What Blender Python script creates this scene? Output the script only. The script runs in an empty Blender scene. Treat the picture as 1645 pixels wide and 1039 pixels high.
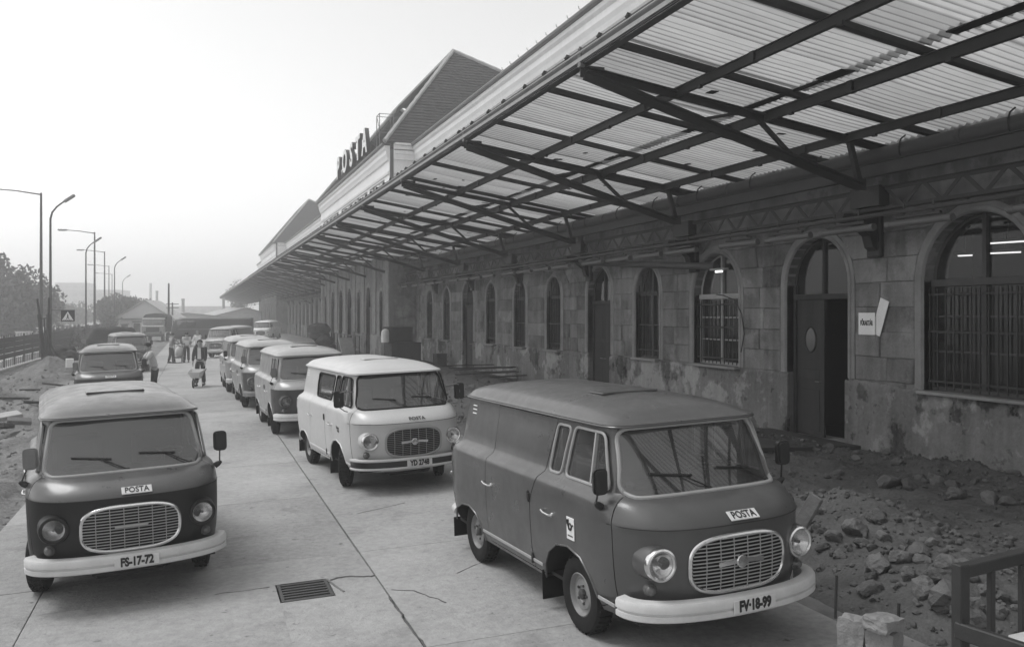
import bpy, bmesh, math, random
import numpy as np
from mathutils import Vector, Matrix, noise, Euler

R = math.radians
random.seed(7)
SC = bpy.context.scene
COL = SC.collection

# ------------------------------------------------------------------ camera
F_PX = 1429.0
PSI = math.atan(510.5 / F_PX)
CAM_Z = 2.80
cam_d = bpy.data.cameras.new('camera')
cam_d.sensor_fit = 'HORIZONTAL'
cam_d.sensor_width = 36.0
cam_d.lens = 36.0 * F_PX / 1645.0
cam_d.shift_y = -15.5 / 1645.0
cam_d.clip_start = 0.1
cam_d.clip_end = 4000
cam = bpy.data.objects.new('camera', cam_d)
cam.location = (0, 0, CAM_Z)
cam.rotation_euler = (R(90), 0, -PSI)
COL.objects.link(cam)
SC.camera = cam

# ------------------------------------------------------------------ light
SUN_EL, SUN_AZ = R(60), R(-58)        # azimuth measured from +Y towards +X: the sun stands to the left and ahead
world = bpy.data.worlds.new('World')
SC.world = world
world.use_nodes = True
wn, wl = world.node_tree.nodes, world.node_tree.links
wn.clear()
sky = wn.new('ShaderNodeTexSky')
sky.sky_type = 'NISHITA'
sky.sun_disc = False
sky.sun_elevation = SUN_EL
sky.sun_rotation = SUN_AZ
sky.air_density = 2.0
sky.dust_density = 1.2
sky.ozone_density = 1.0
bw = wn.new('ShaderNodeRGBToBW')
mu = wn.new('ShaderNodeMath'); mu.operation = 'MULTIPLY'; mu.inputs[1].default_value = 1.2
bg = wn.new('ShaderNodeBackground'); bg.inputs['Strength'].default_value = 0.15
wo = wn.new('ShaderNodeOutputWorld')
wl.new(sky.outputs[0], bw.inputs[0]); wl.new(bw.outputs[0], mu.inputs[0])
wl.new(mu.outputs[0], bg.inputs['Color']); wl.new(bg.outputs[0], wo.inputs['Surface'])
sun_d = bpy.data.lights.new('sun', 'SUN')
sun_d.energy = 1.5
sun_d.angle = R(24)
sun_d.color = (1, 1, 1)
sun = bpy.data.objects.new('sun', sun_d)
sd = Vector((math.sin(SUN_AZ) * math.cos(SUN_EL), math.cos(SUN_AZ) * math.cos(SUN_EL), math.sin(SUN_EL)))
sun.rotation_euler = (-sd).to_track_quat('-Z', 'Y').to_euler()
sun.location = (-40, 30, 60)
COL.objects.link(sun)
SC.view_settings.view_transform = 'Standard'
SC.view_settings.look = 'None'
SC.view_settings.gamma = 1
SC.view_settings.use_curve_mapping = False
SC.view_settings.exposure = 0.12
SC.cycles.volume_bounces = 8

# ------------------------------------------------------------------ materials (the photograph is black and white: every base colour is a grey)
def mat(name, col, rough=.75, spec=.35, var=.12, scale=3., bump=0., bscale=30., metal=0., rnd=0., coat=0., fine=.06, streak=0., aniso=(1, 1, 1), spots=0., patch=0., bdist=.02):
    m = bpy.data.materials.new(name)
    m.use_nodes = True
    nt = m.node_tree; n, l = nt.nodes, nt.links
    p = n['Principled BSDF']
    p.inputs['Roughness'].default_value = rough
    p.inputs['Specular IOR Level'].default_value = spec
    p.inputs['Metallic'].default_value = metal
    if coat:
        p.inputs['Coat Weight'].default_value = coat
        p.inputs['Coat Roughness'].default_value = .16
    tc = n.new('ShaderNodeTexCoord')
    mp = n.new('ShaderNodeMapping'); l.new(tc.outputs['Object'], mp.inputs['Vector'])
    mp.inputs['Scale'].default_value = aniso
    oi = n.new('ShaderNodeObjectInfo')
    sh = n.new('ShaderNodeMath'); sh.operation = 'MULTIPLY'; sh.inputs[1].default_value = 37.0
    l.new(oi.outputs['Random'], sh.inputs[0]); l.new(sh.outputs[0], mp.inputs['Location'])
    def nz(sc, det, ro=.6):
        t = n.new('ShaderNodeTexNoise'); t.inputs['Scale'].default_value = sc; t.inputs['Detail'].default_value = det
        t.inputs['Roughness'].default_value = ro
        l.new(mp.outputs[0], t.inputs['Vector']); return t.outputs['Fac']
    def ma(op, a, b):
        t = n.new('ShaderNodeMath'); t.operation = op
        for i, q in enumerate((a, b)):
            if isinstance(q, (int, float)): t.inputs[i].default_value = q
            else: l.new(q, t.inputs[i])
        return t.outputs[0]
    big = nz(scale, 6, .62)
    f = ma('MULTIPLY', ma('SUBTRACT', big, .5), 4. * var)
    if fine:
        f = ma('ADD', f, ma('MULTIPLY', ma('SUBTRACT', nz(scale * 22, 3), .5), 3. * fine))
    if rnd:
        f = ma('ADD', f, ma('MULTIPLY', ma('SUBTRACT', oi.outputs['Random'], .5), 2. * rnd))
    if streak:                                        # rain streaks: noise stretched along the vertical
        m2 = n.new('ShaderNodeMapping'); m2.inputs['Scale'].default_value = (5, 5, .35); l.new(tc.outputs['Object'], m2.inputs['Vector'])
        t = n.new('ShaderNodeTexNoise'); t.inputs['Scale'].default_value = 1.0; t.inputs['Detail'].default_value = 5
        l.new(m2.outputs[0], t.inputs['Vector'])
        f = ma('ADD', f, ma('MULTIPLY', ma('SUBTRACT', t.outputs['Fac'], .5), 4. * streak))
    if patch:                                         # ragged repairs and damp stains
        for k_, (sc_, th, am) in enumerate(((.55, .535, .75), (.8, .56, -.55), (2.6, .60, .35), (3.4, .61, -.4))):
            m3 = n.new('ShaderNodeMapping'); m3.inputs['Location'].default_value = (k_ * 7.3, k_ * 3.1, k_ * 5.7); l.new(tc.outputs['Object'], m3.inputs['Vector'])
            t = n.new('ShaderNodeTexNoise'); t.inputs['Scale'].default_value = sc_; t.inputs['Detail'].default_value = 9; t.inputs['Roughness'].default_value = .62; l.new(m3.outputs[0], t.inputs['Vector'])
            q = n.new('ShaderNodeMapRange'); q.inputs[1].default_value = th; q.inputs[2].default_value = th + .03; q.inputs[3].default_value = 0; q.inputs[4].default_value = am * patch
            l.new(t.outputs['Fac'], q.inputs[0]); f = ma('ADD', f, q.outputs[0])
    if spots:                                         # oil spots and patches of dirt
        for sc_, th, am in ((1.7, .60, .13), (7., .66, .40), (26., .66, .5)):
            t = n.new('ShaderNodeMapRange'); t.inputs[1].default_value = th; t.inputs[2].default_value = th + .07; t.inputs[3].default_value = 0; t.inputs[4].default_value = -am * spots
            l.new(nz(sc_, 4), t.inputs[0]); f = ma('ADD', f, t.outputs[0])
    v = ma('MULTIPLY', ma('MAXIMUM', ma('ADD', f, 1.), .12), col)
    cc = n.new('ShaderNodeCombineColor')
    for i in range(3): l.new(v, cc.inputs[i])
    l.new(cc.outputs[0], p.inputs['Base Color'])
    if bump:
        b = n.new('ShaderNodeBump'); b.inputs['Strength'].default_value = bump; b.inputs['Distance'].default_value = bdist
        l.new(nz(bscale, 5), b.inputs['Height']); l.new(b.outputs[0], p.inputs['Normal'])
        if coat:                                      # the slight waviness of old pressed sheet metal
            b2 = n.new('ShaderNodeBump'); b2.inputs['Strength'].default_value = .28; b2.inputs['Distance'].default_value = .02
            l.new(nz(2.6, 2, .4), b2.inputs['Height']); l.new(b2.outputs[0], b.inputs['Normal'])
            if True:
                l.new(b.outputs[0], p.inputs['Coat Normal'])
            rg = n.new('ShaderNodeMapRange'); rg.inputs[1].default_value = .3; rg.inputs[2].default_value = .7; rg.inputs[3].default_value = rough - .1; rg.inputs[4].default_value = rough + .22
            l.new(nz(4., 6), rg.inputs[0]); l.new(rg.outputs[0], p.inputs['Roughness'])
    m['col'] = col
    return m

def emit(name, s):
    m = bpy.data.materials.new(name); m.use_nodes = True
    n, l = m.node_tree.nodes, m.node_tree.links; n.clear()
    e = n.new('ShaderNodeEmission'); e.inputs[0].default_value = (1, 1, 1, 1); e.inputs[1].default_value = s
    o = n.new('ShaderNodeOutputMaterial'); l.new(e.outputs[0], o.inputs[0]); return m

def glass(name, tint=.55, ior=1.7, rough=.02, dust=.04):
    m = bpy.data.materials.new(name); m.use_nodes = True
    n, l = m.node_tree.nodes, m.node_tree.links; n.clear()
    t = n.new('ShaderNodeBsdfTransparent'); t.inputs[0].default_value = (tint,) * 3 + (1,)
    g = n.new('ShaderNodeBsdfGlossy'); g.inputs['Roughness'].default_value = rough; g.inputs[0].default_value = (1, 1, 1, 1)
    d = n.new('ShaderNodeBsdfDiffuse'); d.inputs[0].default_value = (.5, .5, .5, 1)
    fr = n.new('ShaderNodeFresnel'); ge = n.new('ShaderNodeNewGeometry'); mi = n.new('ShaderNodeMapRange'); mi.inputs[3].default_value = ior; mi.inputs[4].default_value = 1 / ior
    l.new(ge.outputs['Backfacing'], mi.inputs[0]); l.new(mi.outputs[0], fr.inputs[0])
    mx = n.new('ShaderNodeMixShader'); md = n.new('ShaderNodeMixShader')
    l.new(fr.outputs[0], mx.inputs[0]); l.new(t.outputs[0], mx.inputs[1]); l.new(g.outputs[0], mx.inputs[2])
    tc = n.new('ShaderNodeTexCoord'); nz = n.new('ShaderNodeTexNoise'); nz.inputs['Scale'].default_value = 3; nz.inputs['Detail'].default_value = 5
    l.new(tc.outputs['Object'], nz.inputs['Vector'])
    mm = n.new('ShaderNodeMath'); mm.operation = 'MULTIPLY'; mm.inputs[1].default_value = dust * 2; l.new(nz.outputs['Fac'], mm.inputs[0])
    l.new(mm.outputs[0], md.inputs[0]); l.new(mx.outputs[0], md.inputs[1]); l.new(d.outputs[0], md.inputs[2])
    o = n.new('ShaderNodeOutputMaterial'); l.new(md.outputs[0], o.inputs[0]); return m

def sheet_mat(name):
    m = bpy.data.materials.new(name); m.use_nodes = True
    n, l = m.node_tree.nodes, m.node_tree.links; n.clear()
    tc = n.new('ShaderNodeTexCoord')
    oi = n.new('ShaderNodeObjectInfo')
    mp = n.new('ShaderNodeMapping'); mp.inputs['Scale'].default_value = (.5, 3, 1); l.new(tc.outputs['Object'], mp.inputs[0])
    l.new(oi.outputs['Random'], mp.inputs['Location'])
    nz = n.new('ShaderNodeTexNoise'); nz.inputs['Scale'].default_value = 3; nz.inputs['Detail'].default_value = 6; l.new(mp.outputs[0], nz.inputs['Vector'])
    rr = n.new('ShaderNodeMapRange'); rr.inputs[1].default_value = .25; rr.inputs[2].default_value = .7; rr.inputs[3].default_value = .80; rr.inputs[4].default_value = 1.
    l.new(nz.outputs['Fac'], rr.inputs[0])
    rd = n.new('ShaderNodeMapRange'); rd.inputs[3].default_value = .68; rd.inputs[4].default_value = 1.; l.new(oi.outputs['Random'], rd.inputs[0])
    mm = n.new('ShaderNodeMath'); mm.operation = 'MULTIPLY'; l.new(rr.outputs[0], mm.inputs[0]); l.new(rd.outputs[0], mm.inputs[1])
    cc = n.new('ShaderNodeCombineColor')
    for i in range(3): l.new(mm.outputs[0], cc.inputs[i])
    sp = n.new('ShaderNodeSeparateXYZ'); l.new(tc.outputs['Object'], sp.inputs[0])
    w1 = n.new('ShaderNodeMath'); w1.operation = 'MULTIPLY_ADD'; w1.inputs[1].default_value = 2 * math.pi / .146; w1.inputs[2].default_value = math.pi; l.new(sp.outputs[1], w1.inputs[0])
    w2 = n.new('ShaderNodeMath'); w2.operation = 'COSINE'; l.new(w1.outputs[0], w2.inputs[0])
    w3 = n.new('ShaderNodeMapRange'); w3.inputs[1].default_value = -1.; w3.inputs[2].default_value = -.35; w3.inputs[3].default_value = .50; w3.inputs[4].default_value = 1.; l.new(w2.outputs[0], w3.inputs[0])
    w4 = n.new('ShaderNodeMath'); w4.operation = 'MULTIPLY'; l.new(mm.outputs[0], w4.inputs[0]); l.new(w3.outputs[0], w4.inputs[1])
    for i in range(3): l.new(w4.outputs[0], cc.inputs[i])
    d = n.new('ShaderNodeBsdfDiffuse'); t = n.new('ShaderNodeBsdfTranslucent')
    s = n.new('ShaderNodeMixRGB'); s.blend_type = 'MULTIPLY'; s.inputs[0].default_value = 1; s.inputs[2].default_value = (.60, .60, .60, 1); l.new(cc.outputs[0], s.inputs[1])
    l.new(s.outputs[0], d.inputs[0]); l.new(s.outputs[0], t.inputs[0])
    mx = n.new('ShaderNodeMixShader'); mx.inputs[0].default_value = .78; l.new(d.outputs[0], mx.inputs[1]); l.new(t.outputs[0], mx.inputs[2])
    o = n.new('ShaderNodeOutputMaterial'); l.new(mx.outputs[0], o.inputs[0]); return m

MT = dict(
    concrete=mat('concrete', .335, .9, .15, .22, .55, .6, 30, rnd=.07, fine=.2, spots=1.1),
    concrete_one=mat('concrete_drain_bay', .335, .9, .15, .22, .55, .6, 30, fine=.2, spots=1.1),
    crack=mat('crack_dirt', .10, .95, .05, .3, 6),
    joint=mat('joint_dirt', .16, .95, .1, .3, 4),
    earth=mat('earth', .09, .97, .05, .3, 1.3, 1., 7, fine=.25, bdist=.07),
    pale_earth=mat('pale_earth', .19, .97, .05, .5, .8, 1., 3.5, fine=.3, bdist=.16),
    stone=mat('rubble_stone', .13, .95, .1, .25, 3, .9, 14, rnd=.3, fine=.12),
    block_stone=mat('block_stone', .22, .95, .1, .2, 5, .8, 30, fine=.12),
    clod=mat('earth_clod', .12, .97, .05, .2, 6, .6, 20, rnd=.0, fine=.1),
    ground=mat('ground', .36, .95, .1, .2, .06, .3, 4, fine=.1),
    asphalt=mat('asphalt', .16, .9, .2, .12, .3, .2, 40),
    plaster=mat('plaster', .18, .95, .08, .35, .6, .9, 18, streak=.22, fine=.2, patch=1.),
    ashlar=mat('ashlar_stone', .17, .95, .08, .38, 1.3, 1., 18, rnd=.26, streak=.25, fine=.2, patch=.45),
    wall=mat('wall_render', .18, .92, .1, .25, .8, .4, 25, streak=.2, patch=.5),
    frieze=mat('frieze_plaster', .80, .9, .15, .06, .5, .1, 30, streak=.05),
    mould=mat('moulding_stone', .25, .9, .1, .3, 1.8, .3, 35),
    tile=mat('roof_tile', .055, .85, .2, .2, 6, .3, 20, fine=.15),
    ridge=mat('ridge_tile', .42, .85, .2, .15, 3),
    steel=mat('painted_steel', .028, .6, .4, .2, 5, .15, 60),
    steel2=mat('worn_steel', .05, .6, .4, .25, 3, .15, 60),
    zinc=mat('zinc_pipe', .16, .55, .45, .2, 2),
    zinc_d=mat('dirty_zinc', .05, .6, .4, .2, 2),
    zinc_l=mat('lamp_zinc', .12, .55, .4, .2, 2),
    wood_d=mat('dark_timber', .05, .9, .1, .3, 4, .3, 30),
    wood=mat('timber', .045, .85, .2, .25, 4, .3, 40, aniso=(1, 1, .2)),
    wood_l=mat('pale_timber', .42, .85, .2, .2, 4, .2, 40),
    frame=mat('window_frame', .07, .7, .3, .2, 6),
    frame_l=mat('pale_window_frame', .34, .7, .3, .15, 6),
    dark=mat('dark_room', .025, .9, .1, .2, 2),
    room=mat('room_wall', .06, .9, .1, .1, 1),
    rubber=mat('rubber', .012, .8, .15, .15, 8),
    tyre=mat('tyre_rubber', .022, .9, .12, .25, 9, .2, 60),
    rim=mat('wheel_rim', .22, .5, .5, .2, 8),
    chrome=mat('chrome', .72, .18, .5, .08, 6, metal=1., fine=.02),
    seal_l=mat('grey_seal', .34, .5, .4, .08, 6),
    black=mat('black_paint', .02, .45, .4, .1, 6),
    white=mat('white_paint', .78, .5, .4, .07, 4),
    offwhite=mat('offwhite_plate', .62, .6, .3, .1, 6),
    cream=mat('cream_bumper', .58, .5, .4, .12, 5),
    inside=mat('van_interior', .03, .8, .2, .1, 4),
    reflector=mat('lamp_reflector', .7, .24, .5, .05, 6, metal=1., fine=.02),
    lens=mat('lamp_lens', .10, .1, .6, .1, 10),
    paint_a=mat('van_paint_grey', .07, .34, .45, .12, 1.6, .03, 120, coat=.5, fine=.05),
    paint_b=mat('van_paint_pale', .53, .38, .5, .06, 1.6, .03, 120, coat=.25, fine=.03),
    paint_c=mat('van_paint_mid', .27, .38, .5, .09, 1.6, .03, 120, coat=.5, fine=.04),
    paint_d=mat('van_paint_dull', .07, .34, .5, .09, 1.6, .03, 120, coat=.5, fine=.05),
    paint_k_shade=mat('van_front_dark', .016, .45, .3, .10, 2, .03, 120, coat=.0, fine=.05),  # shade below the bonnet crease put into the colour; also a dark bezel
    paint_s_shade=mat('van_slate_front_shade', .04, .4, .4, .10, 2, .03, 120, coat=.05, fine=.05),  # slate body colour; on van fronts it paints in shade below the crease
    leaf=mat('leaf', .115, .8, .2, .3, 1.5, rnd=.1),
    bark=mat('bark', .08, .95, .1, .2, 5, .4, 20),
    skin=mat('skin', .34, .6, .3, .05, 10),
    hair=mat('hair', .03, .8, .2, .1, 10),
    hair_g=mat('grey_hair', .2, .8, .2, .1, 10),
    shirt_w=mat('pale_shirt', .62, .85, .1, .06, 6),
    shirt_g=mat('grey_shirt', .24, .85, .1, .1, 6),
    shirt_d=mat('dark_jacket', .05, .85, .1, .15, 6),
    trous=mat('dark_trousers', .04, .85, .1, .15, 6),
    canvas=mat('dark_canvas', .04, .9, .1, .2, 2),
    house=mat('pale_house_wall', .6, .9, .1, .06, .5),
    block=mat('far_block_wall', .42, .9, .1, .05, .1),
    glass=glass('window_glass', .5, 1.4),
    vglass=glass('van_glass', .66, 2.35, .02, .09),
    lglass=glass('lamp_glass', .9, 1.5, .01, .02),
    dglass=glass('dark_glass', .10, 1.4),
    sheet=sheet_mat('corrugated_plastic'),
    tube_on=emit('lit_tube', 2.0),
)

# ------------------------------------------------------------------ helpers
def tag(o, label=None, cat=None, group=None, kind=None):
    if label: o['label'] = label
    if cat: o['category'] = cat
    if group: o['group'] = group
    if kind: o['kind'] = kind
    return o

def empty(name, loc=(0, 0, 0), rz=0., label=None, cat=None, group=None):
    o = bpy.data.objects.new(name, None)
    o.empty_display_size = .2
    o.location = loc; o.rotation_euler = (0, 0, rz)
    COL.objects.link(o)
    return tag(o, label, cat, group)

def link(name, me, m=None, parent=None, world=False, loc=None, rot=None, scale=None):
    o = bpy.data.objects.new(name, me)
    if m is not None and not me.materials: me.materials.append(m)
    COL.objects.link(o)
    if loc is not None: o.location = loc
    if rot is not None: o.rotation_euler = rot
    if scale is not None: o.scale = scale
    if parent is not None:
        o.parent = parent
        if world:
            w = Matrix.Identity(4); p = parent; ch = []
            while p is not None: ch.append(p); p = p.parent
            for p in reversed(ch): w = w @ p.matrix_parent_inverse @ p.matrix_basis
            o.matrix_parent_inverse = w.inverted()
    return o

def children(o): return list(o.children)
def copy_tree(o, parent=None, skip=()):
    c = o.copy(); COL.objects.link(c)
    c.parent = parent
    for ch in children(o):
        if ch.name.split('.')[0] in skip: continue
        copy_tree(ch, c, skip)
    return c
def all_tree(o):
    yield o
    for c in o.children: yield from all_tree(c)
def swap(root, table):
    for o in all_tree(root):
        if o.type != 'MESH': continue
        for s in o.material_slots:
            if s.material and s.material.name in table:
                m = table[s.material.name]
                s.link = 'OBJECT'; s.material = m

class MB:
    def __init__(s): s.v = []; s.f = []; s.m = []; s.cur = 0
    def add(s, vs, fs):
        b = len(s.v); s.v += [tuple(q) for q in vs]
        for q in fs: s.f.append([b + i for i in q]); s.m.append(s.cur)
    def box(s, c, d, ax=None, bev=0.):
        hx, hy, hz = d[0] / 2, d[1] / 2, d[2] / 2
        if bev <= 0:
            P = [(sx * hx, sy * hy, sz * hz) for sz in (-1, 1) for sy in (-1, 1) for sx in (-1, 1)]
            Fc = [(0, 2, 3, 1), (4, 5, 7, 6), (0, 1, 5, 4), (2, 6, 7, 3), (0, 4, 6, 2), (1, 3, 7, 5)]
        else:
            b = min(bev, hx * .9, hy * .9, hz * .9)
            P = []; Fc = []; id_ = {}
            for sz in (-1, 1):
                for sy in (-1, 1):
                    for sx in (-1, 1):
                        for k in range(3):
                            q = [sx * hx, sy * hy, sz * hz]
                            for j in range(3):
                                if j != k: q[j] -= (sx, sy, sz)[j] * b
                            id_[(sx, sy, sz, k)] = len(P); P.append(tuple(q))
            for k in range(3):
                for sg in (-1, 1):
                    o = [j for j in range(3) if j != k]; cyc = []
                    for a_, b_ in ((-1, -1), (1, -1), (1, 1), (-1, 1)):
                        q = [0, 0, 0]; q[k] = sg; q[o[0]] = a_; q[o[1]] = b_; cyc.append(id_[(*q, k)])
                    if (sg > 0) == (k == 1): cyc.reverse()
                    Fc.append(cyc)
            for k in range(3):
                o = [j for j in range(3) if j != k]
                for a_ in (-1, 1):
                    for b_ in (-1, 1):
                        q0 = [0, 0, 0]; q1 = [0, 0, 0]
                        q0[k] = -1; q1[k] = 1; q0[o[0]] = q1[o[0]] = a_; q0[o[1]] = q1[o[1]] = b_
                        Fc.append([id_[(*q0, o[0])], id_[(*q1, o[0])], id_[(*q1, o[1])], id_[(*q0, o[1])]])
            for sz in (-1, 1):
                for sy in (-1, 1):
                    for sx in (-1, 1): Fc.append([id_[(sx, sy, sz, k)] for k in range(3)])
        c = Vector(c)
        if ax is None: P = [tuple(Vector(q) + c) for q in P]
        else:
            X, Y, Z = [Vector(a_) for a_ in ax]
            P = [tuple(c + X * q[0] + Y * q[1] + Z * q[2]) for q in P]
        s.add(P, Fc)
    def beam(s, p0, p1, w, h, up=(0, 0, 1), bev=0.):
        p0, p1 = Vector(p0), Vector(p1); d = (p1 - p0); L = d.length
        if L < 1e-6: return
        d /= L; u = Vector(up)
        if abs(d.dot(u)) > .98: u = Vector((0, 1, 0))
        x = d.cross(u).normalized(); z = x.cross(d)
        s.box((p0 + p1) / 2, (w, L, h), (x, d, z), bev)
    def tube(s, pts, r, n=8, closed=False, caps=True, flat=None):
        pts = [Vector(p) for p in pts]; N = len(pts); rs = r if isinstance(r, (list, tuple)) else [r] * N
        base = len(s.v); nrm = None
        for i in range(N):
            a_ = pts[(i - 1) % N] if closed or i > 0 else pts[i]
            b_ = pts[(i + 1) % N] if closed or i < N - 1 else pts[i]
            t = (b_ - a_)
            t = t.normalized() if t.length > 1e-9 else Vector((0, 0, 1))
            if nrm is None:
                nrm = t.orthogonal().normalized() if flat is None else (Vector(flat) - t * t.dot(Vector(flat))).normalized()
            else:
                nrm = nrm - t * nrm.dot(t)
                nrm = nrm.normalized() if nrm.length > 1e-6 else t.orthogonal().normalized()
            bi = t.cross(nrm)
            for k in range(n):
                an = 2 * math.pi * k / n
                s.v.append(tuple(pts[i] + nrm * (math.cos(an) * rs[i]) + bi * (math.sin(an) * rs[i])))
        M_ = N if closed else N - 1
        for i in range(M_):
            j = (i + 1) % N
            for k in range(n):
                l = (k + 1) % n
                s.f.append([base + i * n + k, base + i * n + l, base + j * n + l, base + j * n + k]); s.m.append(s.cur)
        if caps and not closed:
            s.f.append([base + k for k in reversed(range(n))]); s.m.append(s.cur)
            s.f.append([base + (N - 1) * n + k for k in range(n)]); s.m.append(s.cur)
    def lathe(s, prof, o=(0, 0, 0), axis=(0, 0, 1), n=24, close=True):
        o = Vector(o); a_ = Vector(axis).normalized(); x = a_.orthogonal().normalized(); y = a_.cross(x)
        base = len(s.v)
        for r, h in prof:
            for k in range(n):
                an = 2 * math.pi * k / n
                s.v.append(tuple(o + a_ * h + x * (r * math.cos(an)) + y * (r * math.sin(an))))
        for i in range(len(prof) - 1):
            for k in range(n):
                l = (k + 1) % n
                s.f.append([base + i * n + k, base + i * n + l, base + (i + 1) * n + l, base + (i + 1) * n + k]); s.m.append(s.cur)
        if close:
            if prof[0][0] > 1e-5: s.f.append([base + k for k in reversed(range(n))]); s.m.append(s.cur)
            if prof[-1][0] > 1e-5:
                q = base + (len(prof) - 1) * n; s.f.append([q + k for k in range(n)]); s.m.append(s.cur)
    def prism(s, poly, fn, d0, d1):
        """poly: 2-D outline; fn(a, b, d) -> point"""
        N = len(poly)
        vs = [fn(a_, b_, d0) for a_, b_ in poly] + [fn(a_, b_, d1) for a_, b_ in poly]
        fs = [list(range(N))[::-1], [N + i for i in range(N)]] + [[i, (i + 1) % N, N + (i + 1) % N, N + i] for i in range(N)]
        s.add(vs, fs)
    def grid(s, fn, nu, nv):
        b = len(s.v)
        for i in range(nu + 1):
            for j in range(nv + 1): s.v.append(tuple(fn(i / nu, j / nv)))
        for i in range(nu):
            for j in range(nv):
                q = b + i * (nv + 1) + j
                s.f.append([q, q + nv + 1, q + nv + 2, q + 1]); s.m.append(s.cur)
    def mesh(s, name, mats=None, smooth=False, fix=True, sharp=None):
        me = bpy.data.meshes.new(name)
        me.from_pydata(s.v, [], s.f)
        if mats is not None:
            for q in (mats if isinstance(mats, (list, tuple)) else [mats]): me.materials.append(q)
        if any(s.m): me.polygons.foreach_set('material_index', s.m)
        if fix:
            bm = bmesh.new(); bm.from_mesh(me); bmesh.ops.recalc_face_normals(bm, faces=bm.faces); bm.to_mesh(me); bm.free()
        if smooth:
            me.polygons.foreach_set('use_smooth', [True] * len(me.polygons))
            if sharp: me.set_sharp_from_angle(angle=R(sharp))
        me.update()
        return me
    def build(s, name, m, parent=None, smooth=False, world=False, sharp=40, fix=True, **k):
        return link(name, s.mesh(name, m, smooth, fix, sharp), None, parent, world, **k)

def rrect(x0, z0, x1, z1, r=.06, n=4, top=None, skew=None):
    """rounded quad: bottom x0..x1 at z0, top (top or same) at z1"""
    tx0, tx1 = top if top else (x0, x1)
    cs = [(x0, z0), (x1, z0), (tx1, z1), (tx0, z1)]
    out = []
    for i in range(4):
        p = Vector(cs[i]); a_ = (Vector(cs[i - 1]) - p).normalized(); b_ = (Vector(cs[(i + 1) % 4]) - p).normalized()
        s0 = p + a_ * r; s1 = p + b_ * r
        for k in range(n + 1):
            t = k / n
            q = s0 * (1 - t) ** 2 + p * 2 * t * (1 - t) + s1 * t * t
            out.append((q.x, q.y))
    return out

def text_mesh(txt, size, depth=.004, bold=0.0, sx=1.):
    cu = bpy.data.curves.new('lettering', 'FONT')
    cu.body = txt; cu.size = size; cu.extrude = depth; cu.align_x = 'CENTER'; cu.align_y = 'CENTER'; cu.offset = bold
    cu.resolution_u = 3
    o = bpy.data.objects.new('lettering', cu); COL.objects.link(o)
    dg = bpy.context.evaluated_depsgraph_get()
    me = bpy.data.meshes.new_from_object(o.evaluated_get(dg))
    bpy.data.objects.remove(o)
    if sx != 1.:
        for v in me.vertices: v.co.x *= sx
    me.materials.clear()
    return me

def boolean(me, cutters, op='DIFFERENCE'):
    """me: mesh; cutters: list of meshes; returns new mesh"""
    o = bpy.data.objects.new('tmp', me); COL.objects.link(o)
    cs = []
    for c in cutters:
        q = bpy.data.objects.new('tmpc', c); COL.objects.link(q); cs.append(q)
        md = o.modifiers.new('b', 'BOOLEAN'); md.operation = op; md.object = q; md.solver = 'EXACT'
        md.use_self = False
    dg = bpy.context.evaluated_depsgraph_get()
    r = bpy.data.meshes.new_from_object(o.evaluated_get(dg))
    bpy.data.objects.remove(o)
    for q in cs: bpy.data.objects.remove(q)
    return r

def mono(xs, ys):
    """monotone cubic interpolation"""
    xs = np.array(xs, float); ys = np.array(ys, float); h = np.diff(xs); d = np.diff(ys) / h
    m = np.zeros_like(ys); m[0] = d[0]; m[-1] = d[-1]
    for i in range(1, len(xs) - 1):
        m[i] = 0 if d[i - 1] * d[i] <= 0 else 2 * d[i - 1] * d[i] / (d[i - 1] + d[i])
    def f(x):
        i = int(min(max(np.searchsorted(xs, x) - 1, 0), len(xs) - 2)); t = (x - xs[i]) / h[i]
        t = min(max(t, 0.), 1.)
        return float((1 + 2 * t) * (1 - t) ** 2 * ys[i] + t * (1 - t) ** 2 * h[i] * m[i] + t * t * (3 - 2 * t) * ys[i + 1] + t * t * (t - 1) * h[i] * m[i + 1])
    return f

def sstep(a_, b_, x):
    t = min(max((x - a_) / (b_ - a_), 0.), 1.); return t * t * (3 - 2 * t)
def nz(x, y, z=0., oc=3):
    v = 0.; a_ = 1.
    for _ in range(oc):
        v += a_ * noise.noise(Vector((x, y, z))); x *= 2.1; y *= 2.1; a_ *= .5
    return v

SLOPE = .03
TILT = -math.atan(SLOPE)             # rotation about Y that lays a thing on the cross fall
def gz(x, y):
    return SLOPE * min(max(x, -12.), 11.6)
def at(u, v, depth):
    """point seen at photo pixel (u, v) at a given depth along the view axis"""
    xc = (u - 822.5) / F_PX * depth
    return Vector((xc * math.cos(PSI) + depth * math.sin(PSI), -xc * math.sin(PSI) + depth * math.cos(PSI), CAM_Z - (v - 504.) / F_PX * depth))
# ------------------------------------------------------------------ the delivery van (local frame: x forward from the front axle, y to the van's left, z up)
_Z  = [.30, .40, .55, .80, 1.00, 1.050, 1.075, 1.16, 1.205, 1.235, 1.265, 1.30, 1.50, 1.757, 1.772, 1.792, 1.806, 1.835, 1.870, 1.905, 1.935, 1.955, 1.968]
_HW = [.84, .87, .892, .905, .908, .908, .907, .902, .888, .848, .808, .795, .770, .738, .762, .762, .736, .712, .664, .570, .425, .270, .125]
_XF = [.90, .985, 1.035, 1.055, 1.052, 1.062, 1.048, .935, .835, .735, .640, .604, .518, .405, .462, .462, .415, .352, .235, .030, -.25, -.58, -.90]
_XR = [-3.02, -3.12, -3.18, -3.22, -3.22, -3.215, -3.21, -3.19, -3.17, -3.145, -3.12, -3.10, -3.05, -2.98, -3.01, -3.01, -2.98, -2.95, -2.88, -2.72, -2.5, -2.2, -1.9]
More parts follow.
